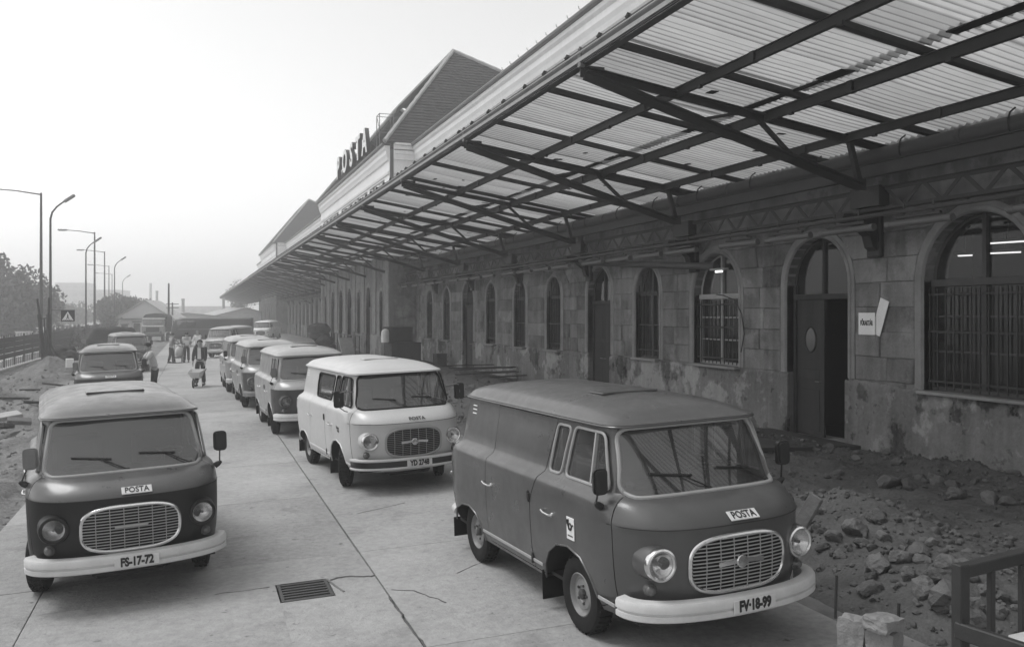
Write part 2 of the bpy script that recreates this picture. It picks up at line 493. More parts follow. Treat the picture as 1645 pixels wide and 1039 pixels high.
_NN = [2.6, 2.7, 2.8, 2.85, 2.9, 2.9, 2.9, 3.1, 3.6, 4.6, 6.0, 7.0, 8.0, 8.0, 8.0, 8.0, 7.0, 5.5, 4.2, 3.3, 2.8, 2.5, 2.4]
hwf, xff, xrf, nnf = mono(_Z, _HW), mono(_Z, _XF), mono(_Z, _XR), mono(_Z, _NN)
NOSE, TAIL = .80, .42
def vfront(y, z, off=0.):
    n = nnf(z); hw = hwf(z); r = min(abs(y) / hw, 1.)
    return xff(z) + off - NOSE + NOSE * (1 - r ** n) ** (1 / n)
def voutline(z, inset=0.):
    hw, xf, xr, n = hwf(z) - inset, xff(z) - inset, xrf(z) + inset, nnf(z)
    a_ = NOSE; tl = TAIL
    if xf - a_ < xr + tl + .2:
        mid = (xf + xr) / 2; a_ = xf - mid - .1; tl = mid - .1 - xr
    P = []
    NF = 30
    for i in range(NF + 1):
        an = -math.pi / 2 + math.pi * i / NF
        cx, sy = math.cos(an), math.sin(an)
        P.append((xf - a_ + a_ * abs(cx) ** (2 / n), hw * math.copysign(abs(sy) ** (2 / n), sy)))
    x0, x1 = xf - a_, xr + tl
    NS = 18
    for i in range(1, NS): P.append((x0 + (x1 - x0) * i / NS, hw))
    NR = 14
    for i in range(NR + 1):
        an = math.pi / 2 + math.pi * i / NR
        cx, sy = math.cos(an), math.sin(an)
        P.append((xr + tl - tl * abs(cx) ** (2 / 3.6), hw * math.copysign(abs(sy) ** (2 / 3.6), sy)))
    for i in range(1, NS): P.append((x1 + (x0 - x1) * i / NS, -hw))
    return P
def loft(zs, inset=0., dz=0.):
    mb = MB(); N = None
    for z in zs:
        P = voutline(z, inset); N = len(P)
        mb.v += [(x, y, z - dz) for x, y in P]
    for i in range(len(zs) - 1):
        for k in range(N):
            l = (k + 1) % N
            mb.f.append([i * N + k, i * N + l, (i + 1) * N + l, (i + 1) * N + k]); mb.m.append(0)
    mb.f.append(list(range(N))[::-1]); mb.f.append([(len(zs) - 1) * N + k for k in range(N)]); mb.m += [0, 0]
    return mb
def side_prism(poly, y0, y1):
    mb = MB(); mb.prism(poly, lambda a_, b_, d: (a_, d, b_), y0, y1); return mb.mesh('c')
def front_prism(poly, x0, x1):
    mb = MB(); mb.prism(poly, lambda a_, b_, d: (d, a_, b_), x0, x1); return mb.mesh('c')

WS = rrect(-.742, 1.25, .742, 1.757, .10, 6, top=(-.650, .650))
VENT = rrect(-.625, 1.285, -.41, 1.705, .05, 4, top=(-.53, -.285))
DWIN = rrect(-.31, 1.285, .44, 1.715, .06, 4, top=(-.20, .30))
RWIN = rrect(-1.75, 1.30, -.76, 1.69, .06, 4, top=(-1.72, -.64))
ARCH_F = [(-.67, .10), (-.655, .30), (-.60, .45), (-.50, .58), (-.34, .68), (-.12, .715), (.10, .67), (.26, .54), (.34, .40), (.37, .10)]
ARCH_R = [(-2.97, .10), (-2.95, .36), (-2.86, .51), (-2.68, .59), (-2.45, .61), (-2.28, .56), (-2.17, .46), (-2.10, .30), (-2.08, .10)]
def grow(poly, d):
    c = Vector((sum(p[0] for p in poly) / len(poly), sum(p[1] for p in poly) / len(poly)))
    out = []; n = len(poly)
    for i in range(n):
        a_, p, b_ = Vector(poly[i - 1]), Vector(poly[i]), Vector(poly[(i + 1) % n])
        t = (b_ - a_)
        if t.length < 1e-9: out.append(tuple(p)); continue
        nn = Vector((t.y, -t.x)).normalized()
        if nn.dot(p - c) < 0: nn = -nn
        out.append(tuple(p + nn * d))
    return out
FDOOR = [(.598, .44), (.598, 1.0), (.585, 1.20), (.49, 1.40), (.355, 1.757), (-.545, 1.757), (-.66, 1.40), (-.73, 1.18), (-.85, .98), (-.862, .34), (.36, .34)]
CDOOR = [(-.874, .34), (-.863, .98), (-.743, 1.18), (-.673, 1.40), (-.558, 1.752), (-1.88, 1.752), (-1.93, 1.2), (-1.94, .34)]

ZS = sorted(set(_Z + [.35, .47, .63, .72, .9, 1.03, 1.12, 1.185, 1.22, 1.25, 1.40, 1.6, 1.70, 1.782, 1.82, 1.85, 1.888, 1.92]))
def van_shell(rear_window):
    outer = loft(ZS).mesh('van_body')
    inner = loft([z for z in ZS if z >= .80 and z < 1.77] + [1.772, 1.80], .035).mesh('c')
    # the cavity roof must stay under the outer roof
    for v in inner.vertices:
        if v.co.z > 1.77: v.co.x = -1.2 + (v.co.x + 1.2) * .86; v.co.y *= .86; v.co.z = 1.86
    cuts = [inner, front_prism(WS, .18, 1.4), side_prism(VENT, -1.3, 1.3), side_prism(DWIN, -1.3, 1.3)]
    if rear_window: cuts.append(side_prism(RWIN, -1.3, 1.3))
    for s in (-1, 1):
        for a_ in (ARCH_F, ARCH_R): cuts.append(side_prism(a_, s * .56, s * 1.2))
    return boolean(outer, cuts)
def van_doors(body):
    """cut both front doors and the cargo door out of the shell, with a gap all round"""
    doors = []
    for poly, s in ((FDOOR, -1), (FDOOR, 1), (CDOOR, -1)):
        doors.append(boolean(body.copy(), [side_prism(poly, s * .60, s * 1.2)], 'INTERSECT'))
    for poly, s in ((FDOOR, -1), (FDOOR, 1), (CDOOR, -1)):
        body = boolean(body, [side_prism(grow(poly, .0095), s * .60, s * 1.2)])
    return body, doors
def paint_faces(me, mats):
    """0 paint, 1 lower front panel, 2 inside"""
    me.materials.clear()
    for m in mats: me.materials.append(m)
    for p in me.polygons:
        c = p.center; n = p.normal
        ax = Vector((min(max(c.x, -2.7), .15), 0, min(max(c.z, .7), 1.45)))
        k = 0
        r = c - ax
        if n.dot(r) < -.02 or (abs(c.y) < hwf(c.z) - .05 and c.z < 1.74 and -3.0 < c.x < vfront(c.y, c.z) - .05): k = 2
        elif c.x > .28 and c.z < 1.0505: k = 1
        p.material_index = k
        p.use_smooth = True
    me.set_sharp_from_angle(angle=R(32))
    return me

def arc_pts(z, hw, xf, a_, n, off=0., lim=1., N=40):
    out = []
    for i in range(N + 1):
        an = (-math.pi / 2 + math.pi * i / N) * lim
        cx, sy = math.cos(an), math.sin(an)
        out.append((xf - a_ + a_ * abs(cx) ** (2 / n) + off, hw * math.copysign(abs(sy) ** (2 / n), sy), z))
    return out
def sweep_bumper(prof):
    """prof: (offset outward, z)"""
    mb = MB(); N = 44; base = arc_pts(0, .885, 1.135, .42, 2.4, 0, 1., N)
    pts = [Vector((p[0], p[1])) for p in base]
    nr = []
    for i in range(N + 1):
        t = pts[min(i + 1, N)] - pts[max(i - 1, 0)]
        nr.append(Vector((t.y, -t.x)).normalized())
    M_ = len(prof)
    for i in range(N + 1):
        for o, z in prof:
            q = pts[i] + nr[i] * o; mb.v.append((q.x, q.y, z))
    for i in range(N):
        for k in range(M_):
            l = (k + 1) % M_
            mb.f.append([i * M_ + k, i * M_ + l, (i + 1) * M_ + l, (i + 1) * M_ + k]); mb.m.append(0)
    mb.f.append(list(range(M_))); mb.f.append([N * M_ + k for k in reversed(range(M_))]); mb.m += [0, 0]
    return mb

def seal_path(poly, fn, grow_d=.006):
    return [fn(a_, b_) for a_, b_ in grow(poly, grow_d)]
def dense(poly, n=6):
    out = []
    for i in range(len(poly)):
        a_, b_ = Vector(poly[i]), Vector(poly[(i + 1) % len(poly)])
        k = max(1, int((b_ - a_).length / .08))
        for j in range(k): out.append(tuple(a_.lerp(b_, j / k)))
    return out

def wheel_parts(parent, x, s, steer=0.):
    w = empty('wheel', (x, s * .735, .325)); w.parent = parent
    w.rotation_euler = (0, 0, steer)
    # the wheel is one part: its tyre carries rim and hub as sub-parts
    bpy.data.objects.remove(w)
    ax = (0, s, 0)
    prof = [(.185, -.07), (.215, -.085), (.27, -.088), (.305, -.078), (.318, -.055), (.325, -.02), (.325, .02), (.318, .055), (.305, .078), (.27, .088), (.215, .085), (.185, .07)]
    t = MB(); t.lathe(prof, (0, 0, 0), ax, 36, False)
    for k in range(36):                                     # tread blocks
        an = 2 * math.pi * k / 36
        d = Vector((math.cos(an), 0, math.sin(an)))
        for q in (-.045, 0, .045):
            t.box(d * .324 + Vector((0, q, 0)), (.02, .03, .022), (d, Vector((0, 1, 0)), d.cross(Vector((0, 1, 0)))))
    wh = t.build('wheel', MT['tyre'], parent, True, loc=(x, s * (.785 if x > -1 else .76), .325), rot=(0, 0, steer))
    r = MB()
    r.lathe([(.188, -.06), (.188, .066), (.176, .074), (.168, .060), (.160, .035), (.135, .030), (.120, .044), (.075, .046), (.062, .034), (.030, .034)], (0, 0, 0), ax, 32)
    r.build('rim', MT['rim'], wh, True)
    h = MB()
    h.lathe([(.045, .03), (.042, .062), (.030, .072), (.001, .074)], (0, 0, 0), ax, 16, False)
    for k in range(5):
        an = 2 * math.pi * k / 5
        h.lathe([(.013, .035), (.011, .058), (.001, .058)], (math.cos(an) * .078, 0, math.sin(an) * .078), ax, 6, False)
    h.build('hub', MT['zinc_d'], wh, True)
    for k in range(8):
        pass
    return wh

def headlight(parent, s, m_ring, paint='paint_a'):
    y, z = s * .668, .795
    x = vfront(.60, z) - .035
    o = MB()
    o.lathe([(.150, -.13), (.146, -.06), (.136, 0.), (.128, .035)], (x, y, z), (1, s * .06, 0), 32, False)
    p = o.build('headlight', MT[paint], parent, True)
    r = MB()
    r.lathe([(.131, .022), (.133, .045), (.126, .066), (.112, .070), (.098, .062), (.096, .05)], (x, y, z), (1, s * .06, 0), 32, False)
    r.build('bezel', m_ring, p, True)
    b = MB(); b.lathe([(.0975, .056), (.08, .030), (.055, .006), (.02, -.004), (.001, -.004)], (x, y, z), (1, s * .06, 0), 24, False)
    b.build('reflector', MT['reflector'], p, True)
    bu = MB(); bu.lathe([(.001, .05), (.014, .046), (.016, .02), (.012, -.004)], (x, y, z), (1, s * .06, 0), 10, False)
    bu.build('bulb', MT['lens'], p, True)
    g = MB(); g.lathe([(.097, .062), (.085, .074), (.06, .084), (.03, .09), (.001, .092)], (x, y, z), (1, s * .06, 0), 24, False)
    g.build('lamp_glass', MT['lglass'], p, True)
    return p

def make_van(name, label, group, body_me, door_me, paint, front, seal, bumper, plate=None, badge='plate', rear_window=False, steer=0., ring='chrome', emblem='round', logo=None, mirror='round', right_mirror=(-.90, 1.37, 'black')):
    root = empty(name, (0, 0, 0), 0, label, 'van', group)
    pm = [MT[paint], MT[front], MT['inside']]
    body = link('body', paint_faces(body_me, pm), None, root)
    for i, me in enumerate(door_me):
        d = link('door', paint_faces(me, pm), None, root)
        s = -1 if i != 1 else 1
        h = MB(); hx, hz = (-.46, .935) if i < 2 else (-1.86, .955)
        y = s * hwf(hz)
        h.tube([(hx - .09, y + s * .002, hz + .012), (hx - .085, y + s * .035, hz + .012), (hx - .02, y + s * .042, hz), (hx + .06, y + s * .034, hz - .006), (hx + .075, y + s * .002, hz - .008)], .011, 8)
        h.lathe([(.022, 0), (.02, .012), (.001, .014)], (hx + .07, y, hz - .005), (0, s, 0), 10)
        h.build('handle', MT['chrome'], d, True)
        for hz in ((1.0, .44) if i != 2 else (1.02, .42)):
            h = MB(); xx = -.865 if i != 2 else -.88
            h.box((xx, s * (hwf(hz) + .006), hz), (.03, .022, .085), bev=.006)
            h.build('hinge', MT['black'], d)
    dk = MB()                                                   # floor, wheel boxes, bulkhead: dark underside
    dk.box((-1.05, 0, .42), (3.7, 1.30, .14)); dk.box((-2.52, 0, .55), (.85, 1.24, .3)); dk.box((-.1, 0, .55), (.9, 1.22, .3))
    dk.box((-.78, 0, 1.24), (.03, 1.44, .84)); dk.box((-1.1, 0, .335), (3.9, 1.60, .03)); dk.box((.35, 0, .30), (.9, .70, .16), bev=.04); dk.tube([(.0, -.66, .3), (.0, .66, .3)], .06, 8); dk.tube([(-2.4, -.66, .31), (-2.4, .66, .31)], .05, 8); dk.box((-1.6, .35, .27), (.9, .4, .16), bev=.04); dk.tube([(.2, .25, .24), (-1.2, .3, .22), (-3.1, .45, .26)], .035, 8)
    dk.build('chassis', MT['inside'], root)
    # --- glass and seals
    def wsf(y, z, off): return (vfront(y, z) + off, y, z)
    g = MB(); NU, NV = 18, 8; gx0, gx1 = vfront(0, 1.243) - .012, vfront(0, 1.764) - .03; gk0, gk1 = gx0 + .008 - vfront(.75, 1.243), gx1 + .012 - vfront(.655, 1.757)
    def gfn(u, v):
        z = 1.243 + (1.764 - 1.243) * v; hw = .752 + (.658 - .752) * v
        y = -hw + 2 * hw * u; x_ = gx0 + (gx1 - gx0) * v; return (x_ - (gk0 + (gk1 - gk0) * v) * (y / hw) ** 2, y, z)
    g.grid(gfn, NU, NV)
    g.build('windscreen', MT['vglass'], root, True, sharp=None)
    t = MB(); t.tube([wsf(a_, b_, .002) for a_, b_ in grow(dense(WS), .008)], .019, 8, True)
    t.build('windscreen_seal', MT[seal], root, True)
    for s in (-1, 1):
        for poly in ([VENT, DWIN] + ([RWIN] if rear_window else [])):
            def sf(a_, b_, off=0.): return (a_, s * (hwf(b_) + off), b_)
            gm = MB(); P = [sf(a_, b_, -.015) for a_, b_ in grow(poly, .004)]
            gm.add(P, [list(range(len(P)))])
            gl = gm.build('window', MT['vglass'], root, fix=False)
            t = MB(); t.tube([sf(a_, b_, .001) for a_, b_ in grow(dense(poly), .006)], .013 if poly is not RWIN else .017, 6, True)
            t.build('window_seal', MT['rubber' if poly is RWIN else seal], gl, True)
            if poly is DWIN:
                m_ = MB(); m_.beam(sf(.14, 1.285, -.006), sf(.16, 1.71, -.006), .022, .03, (0, 1, 0)); m_.build('window_bar', MT['seal_l'], gl)
    # --- front: grille
    def rr(t_, w, h, n=3.2):
        c, s_ = math.cos(t_), math.sin(t_)
        return (w * math.copysign(abs(c) ** (2 / n), c), h * math.copysign(abs(s_) ** (2 / n), s_))
    GW, GH, GZ = .445, .218, .752
    bk = MB(); P = [rr(2 * math.pi * k / 48, GW, GH) for k in range(48)]
    for q in (1., .8, .6, .4, .2, .01): bk.v += [(vfront(a_ * q, GZ + b_ * q, .003), a_ * q, GZ + b_ * q) for a_, b_ in P]
    for q in range(5):
        for k in range(48): bk.f.append([q * 48 + k, q * 48 + (k + 1) % 48, q * 48 + 48 + (k + 1) % 48, q * 48 + 48 + k]); bk.m.append(0)
    gr = bk.build('grille', MT['rubber'], root)
    fr = MB(); fr.tube([(vfront(a_, GZ + b_, .012), a_, GZ + b_) for a_, b_ in P], .019, 8, True); fr.build('grille_frame', MT['chrome' if seal != 'rubber' else 'seal_l'], gr, True)
    ns = 15
    for i in range(ns):
        b_ = -GH + .02 + (2 * GH - .04) * i / (ns - 1)
        w = GW * (1 - min(abs(b_) / GH, 1) ** 3.2) ** (1 / 3.2) - .012
        sl = MB(); sl.tube([(vfront(w * q, GZ + b_, .016), w * q, GZ + b_) for q in np.linspace(-1, 1, 9)], .0055, 5)
        sl.build('grille_slat', MT['zinc' if seal == 'rubber' else 'seal_l'], gr, True)
    for y in (-.315, -.19, -.065, .065, .19, .315):
        h = GH * (1 - min(abs(y) / GW, 1) ** 3.2) ** (1 / 3.2) - .01
        sl = MB(); sl.tube([(vfront(y, GZ + h * q, .021), y, GZ + h * q) for q in (-1, -.5, 0, .5, 1)], .004, 5)
        sl.build('grille_bar', MT['seal_l'], gr, True)
    e = MB()
    if emblem == 'round':
        e.lathe([(.052, .014), (.052, .034), (.044, .04), (.001, .042)], (vfront(0, GZ), 0, GZ + .01), (1, 0, 0), 20, False)
        for s in (-1, 1):
            e.prism([(s * .04, -.014), (s * .215, -.024), (s * .215, .010), (s * .04, .022)], lambda a_, b_, d: (vfront(a_, GZ + b_) + d, a_, GZ + .01 + b_), .018, .032)
    else: e.box((vfront(0, GZ, .03), 0, GZ + .02), (.02, .30, .022), bev=.005)
    e.build('emblem', MT['chrome' if emblem == 'round' else 'seal_l'], gr)
    sm = MB(); sm.tube([(vfront(y, 1.048, .001), y, 1.048) for y in np.linspace(-.893, .893, 40)], .004, 5); sm.build('bonnet_seam', MT['inside'], root)
    for s in (-1, 1):
        headlight(root, s, MT[ring], front)
        ii = MB(); yi = s * .705; xi = vfront(yi, .585)
        ii.lathe([(.052, -.05), (.052, .02), (.044, .034)], (xi, yi, .585), (1, s * .35, 0), 20); ii.lathe([(.042, .03), (.036, .052), (.02, .064), (.001, .067)], (xi, yi, .585), (1, s * .35, 0), 16, False)
        ii.build('indicator', MT['lens'], root, True)
    # --- bumper
    if bumper == 'pale':
        b = sweep_bumper([(0, .385), (.035, .380), (.046, .390), (.046, .428), (.030, .434), (.030, .446), (.047, .452), (.047, .498), (.033, .520), (-.04, .530), (-.06, .52), (-.06, .39)])
        bo = b.build('bumper', MT['cream'], root, True, sharp=35)
    else:
        b = sweep_bumper([(0, .385), (.03, .380), (.03, .505), (.0, .515), (-.05, .515), (-.05, .385)])
        bo = b.build('bumper', MT['black'], root, True, sharp=35)
        for z in (.39, .515):
            b = sweep_bumper([(.0, z - .016), (.04, z - .016), (.046, z), (.04, z + .016), (.0, z + .016), (-.06, z + .012), (-.06, z - .012)])
            b.build('bumper_rail', MT['chrome' if bumper == 'chrome' else 'cream'], bo, True)
    fx = 1.183
    pl = MB(); pl.box((fx + .004, .03, .450), (.008, .40 if plate else .34, .10), bev=.003); po = pl.build('number_plate', MT['offwhite' if bumper != 'pale' or True else 'cream'], root)
    def put_text(txt, size, loc, rot, m, parent, nm='lettering', sx=.8, bold=.004):
        me = text_mesh(txt, size, .002, bold, sx); me.materials.append(m)
        return link(nm, me, None, parent, loc=loc, rot=rot)
    FR = (R(90), 0, R(90))
    if plate: put_text(plate, .112, (fx + .0105, .03, .452), FR, MT['black'], po, 'plate_lettering', .74, .0055)
    bz = 1.105; bx0 = vfront(0, bz)
    lean = math.atan2(vfront(0, 1.085) - vfront(0, 1.15), .065)
    FL = Euler((R(90) - lean, 0, R(90)))
    if badge == 'plate':
        q = MB(); ax = (Vector((0, 1, 0)), Vector((math.cos(lean), 0, math.sin(lean))), Vector((-math.sin(lean), 0, math.cos(lean))))
        by = .06
        q.box((bx0 + .014, by, bz), (.275, .01, .095), ax, .003)
        qo = q.build('badge', MT['offwhite'], root)
        put_text('POSTA', .098, Vector((bx0 + .014, by, bz)) + ax[1] * .0075 - ax[2] * .002, FL, MT['black'], qo, 'lettering', .74, .001)
    elif badge == 'letters':
        put_text('POSTA', .10, (bx0 + .016, .06, bz), FL, MT['steel'], root, 'lettering', .85, .001)
    # --- wipers
    def gp(y, z, off=.0):
        q = (z - 1.243) / (1.764 - 1.243); return (gx0 + (gx1 - gx0) * q - (gk0 + (gk1 - gk0) * q) * (y / .71) ** 2 + off, y, z)
    for y0, y1, zt in ((.02, -.46, 1.375), (.62, .16, 1.37)):
        w = MB(); w.tube([(vfront(y0, 1.255, .012), y0, 1.255), gp(y0 - .1, 1.305, .035), gp(y1 + .22, 1.385, .028)], .007, 6)
        w.tube([gp(y0 - .06 + (y1 - y0 + .06) * q, 1.36 + .042 * q, .016) for q in np.linspace(.22, 1.08, 6)], .010, 5)
        w.lathe([(.018, 0), (.014, .02), (.001, .022)], (vfront(y0, 1.255, .0), y0, 1.255), (.8, 0, .6), 10)
        w.build('wiper', MT['black'], root, True)
    # --- mirrors
    for s in (-1, 1):
        w = MB()
        if mirror == 'round':
            A0 = Vector((.46, s * (hwf(1.15) - .005), 1.17)); A1 = Vector((.47, right_mirror[0] if s < 0 else .945, right_mirror[1] if s < 0 else 1.43))
            w.lathe([(.032, -.01), (.03, .03), (.012, .07)], A0, (.25, s * .8, .5), 12)
            w.tube([A0 + Vector((.0, s * .04, .02)), A0.lerp(A1, .5) + Vector((0, s * .02, .0)), A1], .008, 6)
        else:
            A1 = Vector((.46, s * 1.0, 1.42))
            for z0, z1 in ((1.52, 1.50), (1.22, 1.28)):
                w.tube([(.47, s * hwf(z0), z0), (.53, s * .93, z0 + .02), A1 + Vector((.02, 0, z1 - 1.40))], .009, 6)
            w.tube([A1 + Vector((.02, 0, .10)), A1 + Vector((.03, 0, 0)), A1 + Vector((.02, 0, -.12))], .009, 6)
        mo = w.build('mirror', MT['zinc' if mirror != 'round' else 'black'], root, True)
        hd = MB(); wd, hg = (.13, .21) if mirror == 'round' else (.16, .26)
        poly = rrect(-wd / 2, -hg / 2, wd / 2, hg / 2, .045, 4)
        yaw = s * .18; cY, sY = math.cos(yaw), math.sin(yaw)
        hd.prism(poly, lambda a_, b_, d: A1 + Vector((d * cY, a_ + d * sY, b_)), -.012, .02)
        hd.prism(grow(poly, -.014), lambda a_, b_, d: A1 + Vector((d * cY, a_ + d * sY, b_)), .02, .036)
        hd.build('mirror_head', MT[right_mirror[2] if s < 0 else 'black'], mo)
        gl = MB(); gl.prism(grow(poly, -.01), lambda a_, b_, d: A1 + Vector((d * cY, a_ + d * sY, b_)), -.0145, -.0125); gl.build('mirror_glass', MT['chrome'], mo)
    # --- trim
    for s in (-1, 1):
        st = MB()
        for x0, x1 in ((-.66, -2.10), (.62, .36)):
            st.box(((x0 + x1) / 2, s * (hwf(.43) + .004), .415), (abs(x1 - x0), .012, .03), bev=.004)
        st.build('side_moulding', MT['seal_l' if paint != 'paint_b' else paint], root)
        for poly, nm in ((ARCH_F, 'wheel_arch_rim'), (ARCH_R, 'wheel_arch_rim')):
            t = MB(); t.tube([(a_, s * (hwf(max(b_, .32)) + .001), b_) for a_, b_ in poly[1:-1]], .010, 6); t.build(nm, MT[paint], root, True)
        lv = MB()
        for k in range(3):
            z = 1.605 + k * .042; lv.box((-2.56, s * (hwf(z) + .004), z), (.105, .012, .013), bev=.004)
        lv.build('vent_louvre', MT['white'], root)
        for x in (-.70, -3.03):
            mf = MB(); mf.box((x, s * .74, .22 if x > -1 else .25), (.012, .26, .27 if x > -1 else .22)); mf.build('mud_flap', MT['rubber'], root)
        tl = MB(); tl.lathe([(.05, -.02), (.05, .03), (.03, .045), (.001, .05)], (-3.17, s * .80, .83), (-.7, s * .7, 0), 14); tl.build('rear_lamp', MT['lens'], root, True)
        rb = MB(); rb.tube([(-3.06, s * .80, .42), (-3.19, s * .78, .43), (-3.27, s * .70, .44), (-3.29, s * .45, .44)], [.05, .055, .055, .05], 10); rb.build('rear_bumper', MT['cream'], root, True)
    gt = MB(); gt.tube([(x, y, 1.775) for x, y in voutline(1.775)], .009, 6, True); gt.build('roof_gutter', MT[paint], root, True)
    rv = MB(); zz = 1.958; rv.box((-.62, 0, zz - .006), (.26, .60, .014), bev=.005); rv.box((-.485, 0, zz - .002), (.008, .58, .014)); rv.build('roof_vent', MT[paint], root)
    # --- cabin
    ds = MB(); ds.box((.42, 0, 1.17), (.36, 1.42, .16), bev=.03); ds.box((.36, -.38, 1.27), (.16, .36, .07), bev=.02); ds.build('dashboard', MT['inside'], root)
    for s in (-1, 1):
        se = MB(); se.box((-.30, s * .40, .92), (.50, .52, .16), bev=.04); se.box((-.55, s * .40, 1.22), (.14, .50, .55), bev=.05); se.build('seat', MT['rubber'], root)
    sw = MB(); cS = Vector((.16, .40, 1.33)); axS = Vector((-.35, 0, .94)).normalized(); xS = Vector((0, 1, 0)); yS = axS.cross(xS)
    sw.tube([cS + xS * (.205 * math.cos(a_)) + yS * (.205 * math.sin(a_)) for a_ in np.linspace(0, 2 * math.pi, 24, False)], .012, 6, True)
    for a_ in (0, 2.1, 4.2): sw.beam(cS, cS + xS * (.2 * math.cos(a_)) + yS * (.2 * math.sin(a_)), .015, .01)
    sw.tube([cS, cS - axS * .5], .02, 8); sw.build('steering_wheel', MT['black'], root, True)
    for x, s, st in ((0, -1, steer), (0, 1, steer), (-2.4, -1, 0), (-2.4, 1, 0)): wheel_parts(root, x, s, st)
    if logo == 'horn':
        z0 = .885; y = -(hwf(z0) + .005)
        q = MB(); q.box((-.035, y, z0), (.135, .006, .19), bev=.002); qo = q.build('emblem_plate', MT['white'], root)
        hn = MB(); yy = y - .005
        hn.tube([(-.035 + .026 * math.cos(a_), yy, z0 + .018 + .026 * math.sin(a_)) for a_ in np.linspace(0, 2 * math.pi, 20, False)], .0075, 6, True)
        hn.tube([(-.035 + .026 * math.cos(a_), yy, z0 + .018 + .026 * math.sin(a_)) for a_ in np.linspace(-.2, -2.3, 8)] , .010, 6)
        hn.tube([(-.075, yy, z0 + .075), (-.068, yy, z0 + .035), (-.050, yy, z0 + .003)], [.020, .012, .009], 6)
        hn.tube([(-.012, yy, z0 + .012), (.014, yy, z0 + .04), (.022, yy, z0 + .03)], .006, 6)
        hn.build('post_horn', MT['black'], qo)
        ln = MB(); ln.box((-.035, yy + .002, z0 - .062), (.09, .002, .012)); ln.build('caption', MT['zinc_d'], qo)
    elif logo == 'marks':
        q = MB(); z0 = .90; y = -(hwf(.9) + .004)
        q.prism([(-.06, .90), (-.09, .955), (-.045, .935), (.06, .935), (.06, .905)], lambda a_, b_, d: (a_, d, b_), y, y - .004)
        q.prism([(-.04, .89), (.06, .89), (.06, .86), (-.02, .86)], lambda a_, b_, d: (a_, d, b_), y, y - .004)
        q.build('arrow_mark', MT['black'], root)
    return root
# ------------------------------------------------------------------ ground
def rubble_h(x, y):
    """height of the dug-up strip along the building above the cross fall"""
    e = sstep(5.25, 5.75, x)
    wall = sstep(11.5, 10.6, x)
    h = -.10 * sstep(5.2, 5.5, x) * sstep(6.3, 5.7, x)
    near = sstep(22, 15, y)
    h += e * (.10 + .10 * nz(x * .6, y * .6, 3) + .06 * nz(x * 2.1, y * 2.1, 9) + .03 * nz(x * 6, y * 6, 4, 3))
    for cx, cy, a_, sx, sy in ((7.1, 8.3, .34, .8, 1.3), (6.6, 6.4, .20, .6, .8), (8.6, 7.0, .16, 1., .8), (6.5, 11.2, .3, .6, 1.6), (6.3, 15, .25, .7, 1.6), (9.2, 30, .3, 1.0, 3.5), (7.4, 24, .3, .9, 3), (10.9, 9.0, .2, .4, 2.4), (10.9, 5.5, .15, .5, 2)):
        h += a_ * math.exp(-((x - cx) / sx) ** 2 - ((y - cy) / sy) ** 2) * (1 + .35 * nz(x * 1.7, y * 1.7, 5))
    h -= .12 * math.exp(-((x - 8.8) / .8) ** 2 - ((y - 10.) / 1.3) ** 2)
    return h * max(wall, .15)
def left_h(x, y):
    e = sstep(-2.15, -2.9, x)
    h = e * (.05 + .10 * nz(x * .5, y * .35, 13) + .12 * nz(x * 1.6, y * 1.3, 19) + .045 * nz(x * 5, y * 4, 14, 3))
    for cx, cy, a_, sx, sy in ((-5.7, 42, 1.05, 1.5, 2.2), (-3.9, 37, .40, 1.0, 1.8), (-6.4, 34, .35, 1.2, 2.5), (-4.6, 27, .45, 1.1, 2.2), (-3.3, 22, .30, .6, 1.8), (-5., 19, .3, 1.2, 2.), (-4.5, 60, 1.0, 1.2, 3), (-3.0, 16.2, .18, .5, 1.2)):
        h += a_ * math.exp(-((x - cx) / sx) ** 2 - ((y - cy) / sy) ** 2) * (1 + .25 * nz(x * 1.5, y * 1.5, 5))
    return h * e
def surf(x, y):
    z = gz(x, y)
    if x > 5.3: return z + rubble_h(x, y)
    if x < -2.2: return z + left_h(x, y)
    return z
def sheet_ground(name, xs, ys, fn, m):
    mb = MB(); nx, ny = len(xs), len(ys)
    for x in xs:
        for y in ys: mb.v.append((x, y, fn(x, y)))
    for i in range(nx - 1):
        for j in range(ny - 1):
            q = i * ny + j; mb.f.append([q, q + ny, q + ny + 1, q + 1]); mb.m.append(0)
    o = mb.build(name, m, None, True, sharp=None, fix=False)
    return tag(o, kind='structure')
def prog(a_, b_, d0, g):
    out = [a_]
    while out[-1] < b_: out.append(out[-1] + d0); d0 *= g
    return out
xs = [-1600, -400, -120, -60, -40, -24, -12, -6, 0, 5, 11.6, 20, 40, 80, 200, 500, 1600]
ys = [-450, -60, -15, 0, 15, 30, 60, 100, 150, 220, 300, 450, 700, 1200, 2500]
sheet_ground('ground', xs, ys, lambda x, y: gz(x, y) - .13 - (.35 if x < -14 else 0), MT['ground'])
sheet_ground('rubble_ground', list(np.arange(5.1, 11.62, .065)), prog(1.5, 76, .065, 1.012), lambda x, y: gz(x, y) - .035 + rubble_h(x, y), MT['earth'])
sheet_ground('dirt_ground', list(np.arange(-12., -1.9, .11)), prog(5, 120, .10, 1.014), lambda x, y: gz(x, y) - .03 + left_h(x, y), MT['pale_earth'])
bed = MB(); bed.grid(lambda u, v: (-2.5 + 8.1 * u, 240 * v - 4, gz(-2.5 + 8.1 * u, 0) - .055), 1, 1)
bed = bed.build('road_bed', MT['joint'], fix=False); tag(bed, kind='structure')
road = empty('road', (0, 0, 0)); tag(road, kind='structure')
cols = [(-2.42, -1.465), (-1.455, 1.782), (1.80, 5.22)]
rows = [-2.3, .85, 4.0, 7.15, 10.27, 13.65]
